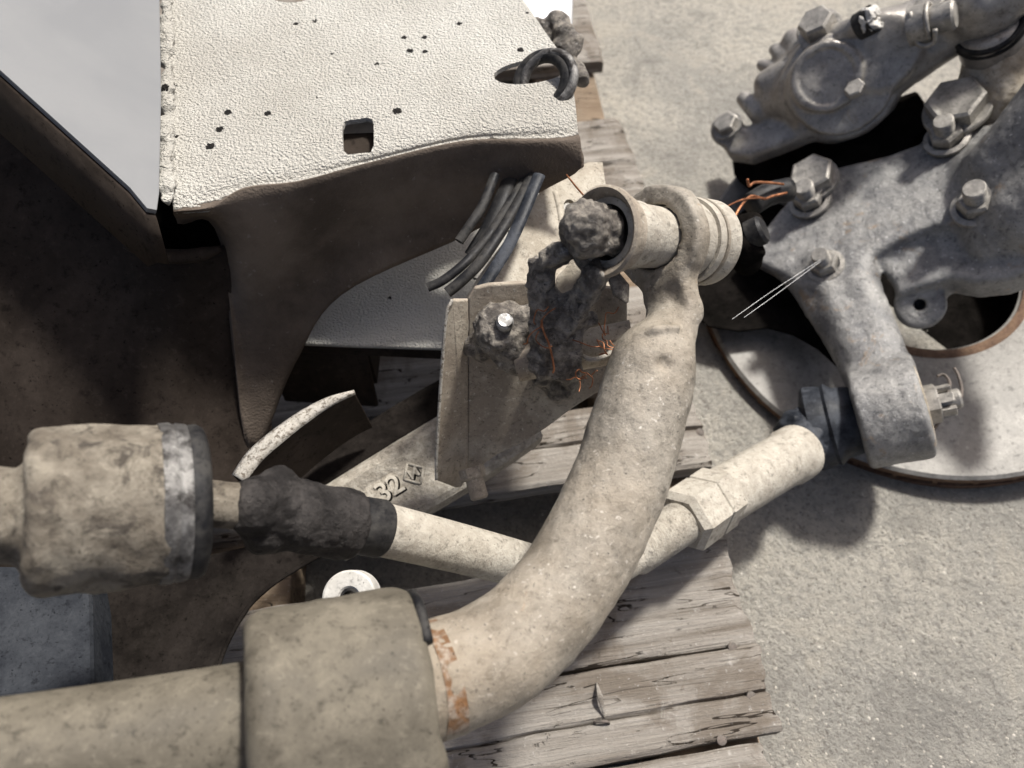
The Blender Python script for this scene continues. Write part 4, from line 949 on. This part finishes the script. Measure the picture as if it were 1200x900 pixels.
sdf('slide_pin_boot', [('+', s_cyl(cp(1165, 62, -.04), cp(1158, 30, -.012), .027, .006), 0), ('-', s_sph(cp(1158, 25, .0), .0), 0)], *bounds([cp(1165, 62, -.04), cp(1158, 30, -.01)], .04), .0018, 'caliper_cast', ca, nz=[(.0006, 80)])
for q in (.0, .006): mesh('boot_ring', *ring(cp(1160, 36, -.018)+cnm*q, cnm, .0265, .0028), 'rubber_black', ca)
lo, hi = bounds([cp(1150, 100, -.06), cp(1190, 150, -.09), cp(1200, 60, -.03)], .05)
sdf('carrier_ear', [('+', s_cap(cp(1168, 62, -.045), cp(1150, 118, -.062), .026, .024), 0), ('+', s_cap(cp(1185, 80, -.05), cp(1185, 115, -.062), .024, .026), .012), ('+', s_cap(cp(1120, 150, -.075), cp(1190, 130, -.072), .024, .026), .014)], lo, hi, .0022, 'knuckle_plug', ca, nz=[(.0012, 70), (.0007, 190)])
lo, hi = bounds([cp(930, 220, -.085), cp(1120, 150, -.085)], .04)
sdf('carrier_beam', [('+', s_cap(cp(925, 228, -.088), cp(1125, 155, -.088), .016, .018), 0), ('+', s_cap(cp(935, 215, -.095), cp(1115, 150, -.095), .018, .018), .008)], lo, hi, .0024, 'caliper_cast', ca, nz=[(.0009, 70)])
for i, (of, hh) in enumerate(((-.075, .016), (-.105, .022))):
    pq = [cp(u, v, of) for u, v in ((862, 168), (900, 158), (990, 150), (1080, 120), (1100, 150), (1060, 190), (960, 222), (890, 232), (868, 215))]
    plate('brake_pad', pq, cnm*hh, 'hat_black', ca, .003)
def cbolt(name, u, v, off, r, h, ax, ph=0.0, mat='bolt_steel'):
    o_ = cp(u, v, off); nt_ = mesh(name, *lathe(o_, ax, [(0, 0), (0, r*1.25), (h*.16, r*1.25), (h*.2, r), (h*.2, 0)], 32), mat, ca, auto=30)
    mesh('bolt_head', *lathe(o_, ax, [(h*.18, 0), (h*.18, r), (h*.88, r), (h, r*.86), (h, 0)], 6, ph), mat, nt_, smooth=False); return nt_
cbolt('slide_bolt', 853, 148, -.004, .0125, .010, cnm, .3)
hxa = (cp(1025, 14, .045)-cp(975, 42, .034)).normalized()
cbolt('banjo_bolt', 962, 38, .030, .0165, .020, cnm, .2)
mesh('banjo_eye', *lathe(cp(962, 40, .020), cnm, [(0, .02), (.011, .020), (.0125, .018), (.0125, 0)], 36), 'caliper_cast', ca, auto=30)
mesh('hose_stub', *tube([cp(966, 50, .024), cp(985, 42, .028), cp(1003, 33, .033), cp(1012, 28, .036)], [.013, .0125, .0105, .0105], 24, 5), 'caliper_cast', ca)
hs = mesh('brake_hose', *tube([cp(1006, 32, .034), cp(1016, 26, .0365), cp(1024, 21, .039)], .0125, 24, 4, cap=False), 'rubber_black', ca)
he = cp(1024, 21, .039)
sdf('torn_end', [('+', s_cyl(he-hxa*.008, he+hxa*.003, .0112, .001), 0), ('-', s_cap(he-hxa*.006, he+hxa*.01, .0030), .001)], *bounds([he], .022), .001, 'white_ring', hs, nz=[(.0022, 260), (.0015, 520)])
ba0, ba1 = cp(1066, 32, .032), cp(1108, 20, .032)
bd_ = (ba1-ba0).normalized()
bl = mesh('bleeder_bolt', *lathe(ba0, bd_, [(0, 0), (0, .0165), (.014, .0165), (.016, .012), (.018, .0125), (.034, .0125), (.036, .0105), (.036, 0)], 28), 'bolt_steel', ca, auto=30)
mesh('spring_clip', *ring(ba0+bd_*.016, bd_, .0150, .0022), 'bolt_steel', bl)
mesh('spring_clip', *tube([ba0+bd_*.004+cnm*.018, ba0+bd_*.002-cnm*.004-c2*.017, ba0+bd_*.014-cnm*.006-c2*.019, ba0+bd_*.018+cnm*.006-c2*.016], .0022, 8, 5), 'bolt_steel', bl)
nut_ = cbolt('flange_nut', 1092, 12, .020, .014, .012, cnm, .1)
# casting lug with a dark plug on the cap
mesh('cap_plug', *lathe(cp(1003, 106, .008), cnm, [(0, .010), (.005, .0095), (.006, .008), (.006, 0)], 6, .2), 'caliper_cast', ca, smooth=False)

# wheel sensor lead
se = thing('sensor_plug', 'black broken sensor plug between the link bushing and the knuckle', 'sensor')
S0, S1 = V(868, 288, .60), V(894, 268, .60); sa_ = (S1-S0).normalized()
lo, hi = bounds([S0, S1], .04)
sdf('plug_body', [('+', s_cyl(V(862, 300, .61), V(884, 280, .60), .0145, .003), 0), ('+', s_cap(V(860, 268, .605), V(880, 262, .60), .009), .003), ('+', s_cap(V(866, 285, .60), V(875, 305, .61), .012), .004)], lo, hi, .0014, 'hat_black', se, nz=[(.0006, 120)])
mesh('plug_cap', *lathe(V(878, 276, .597), camv(.7, .3, .5), [(0, 0), (0, .0115), (.010, .0115), (.0125, .0095), (.0125, .0)], 28), 'rubber_black', se, auto=30)
def lead(P, label, r=.0011):
    tag(mesh('copper_lead', *tube(P, r, 8, 6), 'copper_wire'), label, 'wire', 'copper sensor leads')
lead([V(918, 216, .64), V(900, 214, .63), V(884, 214, .62), V(878, 218, .615), V(876, 210, .61)], 'bare copper lead ending in a hook nearest the caliper')
lead([V(922, 226, .64), V(905, 230, .635), V(896, 233, .63), V(880, 230, .62), V(868, 242, .61), V(860, 258, .605), V(862, 270, .603)], 'bare copper lead curving down to the black sensor plug')
lead([V(892, 232, .625), V(870, 234, .61), V(850, 243, .60), V(838, 250, .59)], 'thin copper lead reaching left towards the link bushing', .0007)
dk = mesh('rubber_sleeve', *tube([V(925, 222, .655), V(900, 228, .65), V(880, 240, .645)], .010, 16, 5), 'rubber_black', se)

# cobweb threads
tag(mesh('cobweb_thread', *tube([V(858, 374, .50), V(905, 341, .55), V(962, 304, .60)], .00012, 5, 4), 'web'), 'upper fine cobweb thread stretched towards the knuckle stud', 'cobweb')
tag(mesh('cobweb_thread', *tube([V(872, 372, .50), V(915, 341, .55), V(962, 306, .60)], .00012, 5, 4), 'web'), 'lower fine cobweb thread stretched towards the knuckle stud', 'cobweb')

# ================================================================== put each Empty at its thing's base
bpy.context.view_layer.update()
for o in [q for q in C.objects if q.type == 'EMPTY']:
    ps = []
    for c in o.children_recursive:
        if c.type == 'MESH': ps += [c.matrix_world @ Vector(k) for k in c.bound_box]
    mn = Vector([min(p[i] for p in ps) for i in range(3)]); mx_ = Vector([max(p[i] for p in ps) for i in range(3)])
    base = Vector(((mn.x+mx_.x)/2, (mn.y+mx_.y)/2, mn.z))
    o.location = base
    for c in o.children: c.location = c.location-base
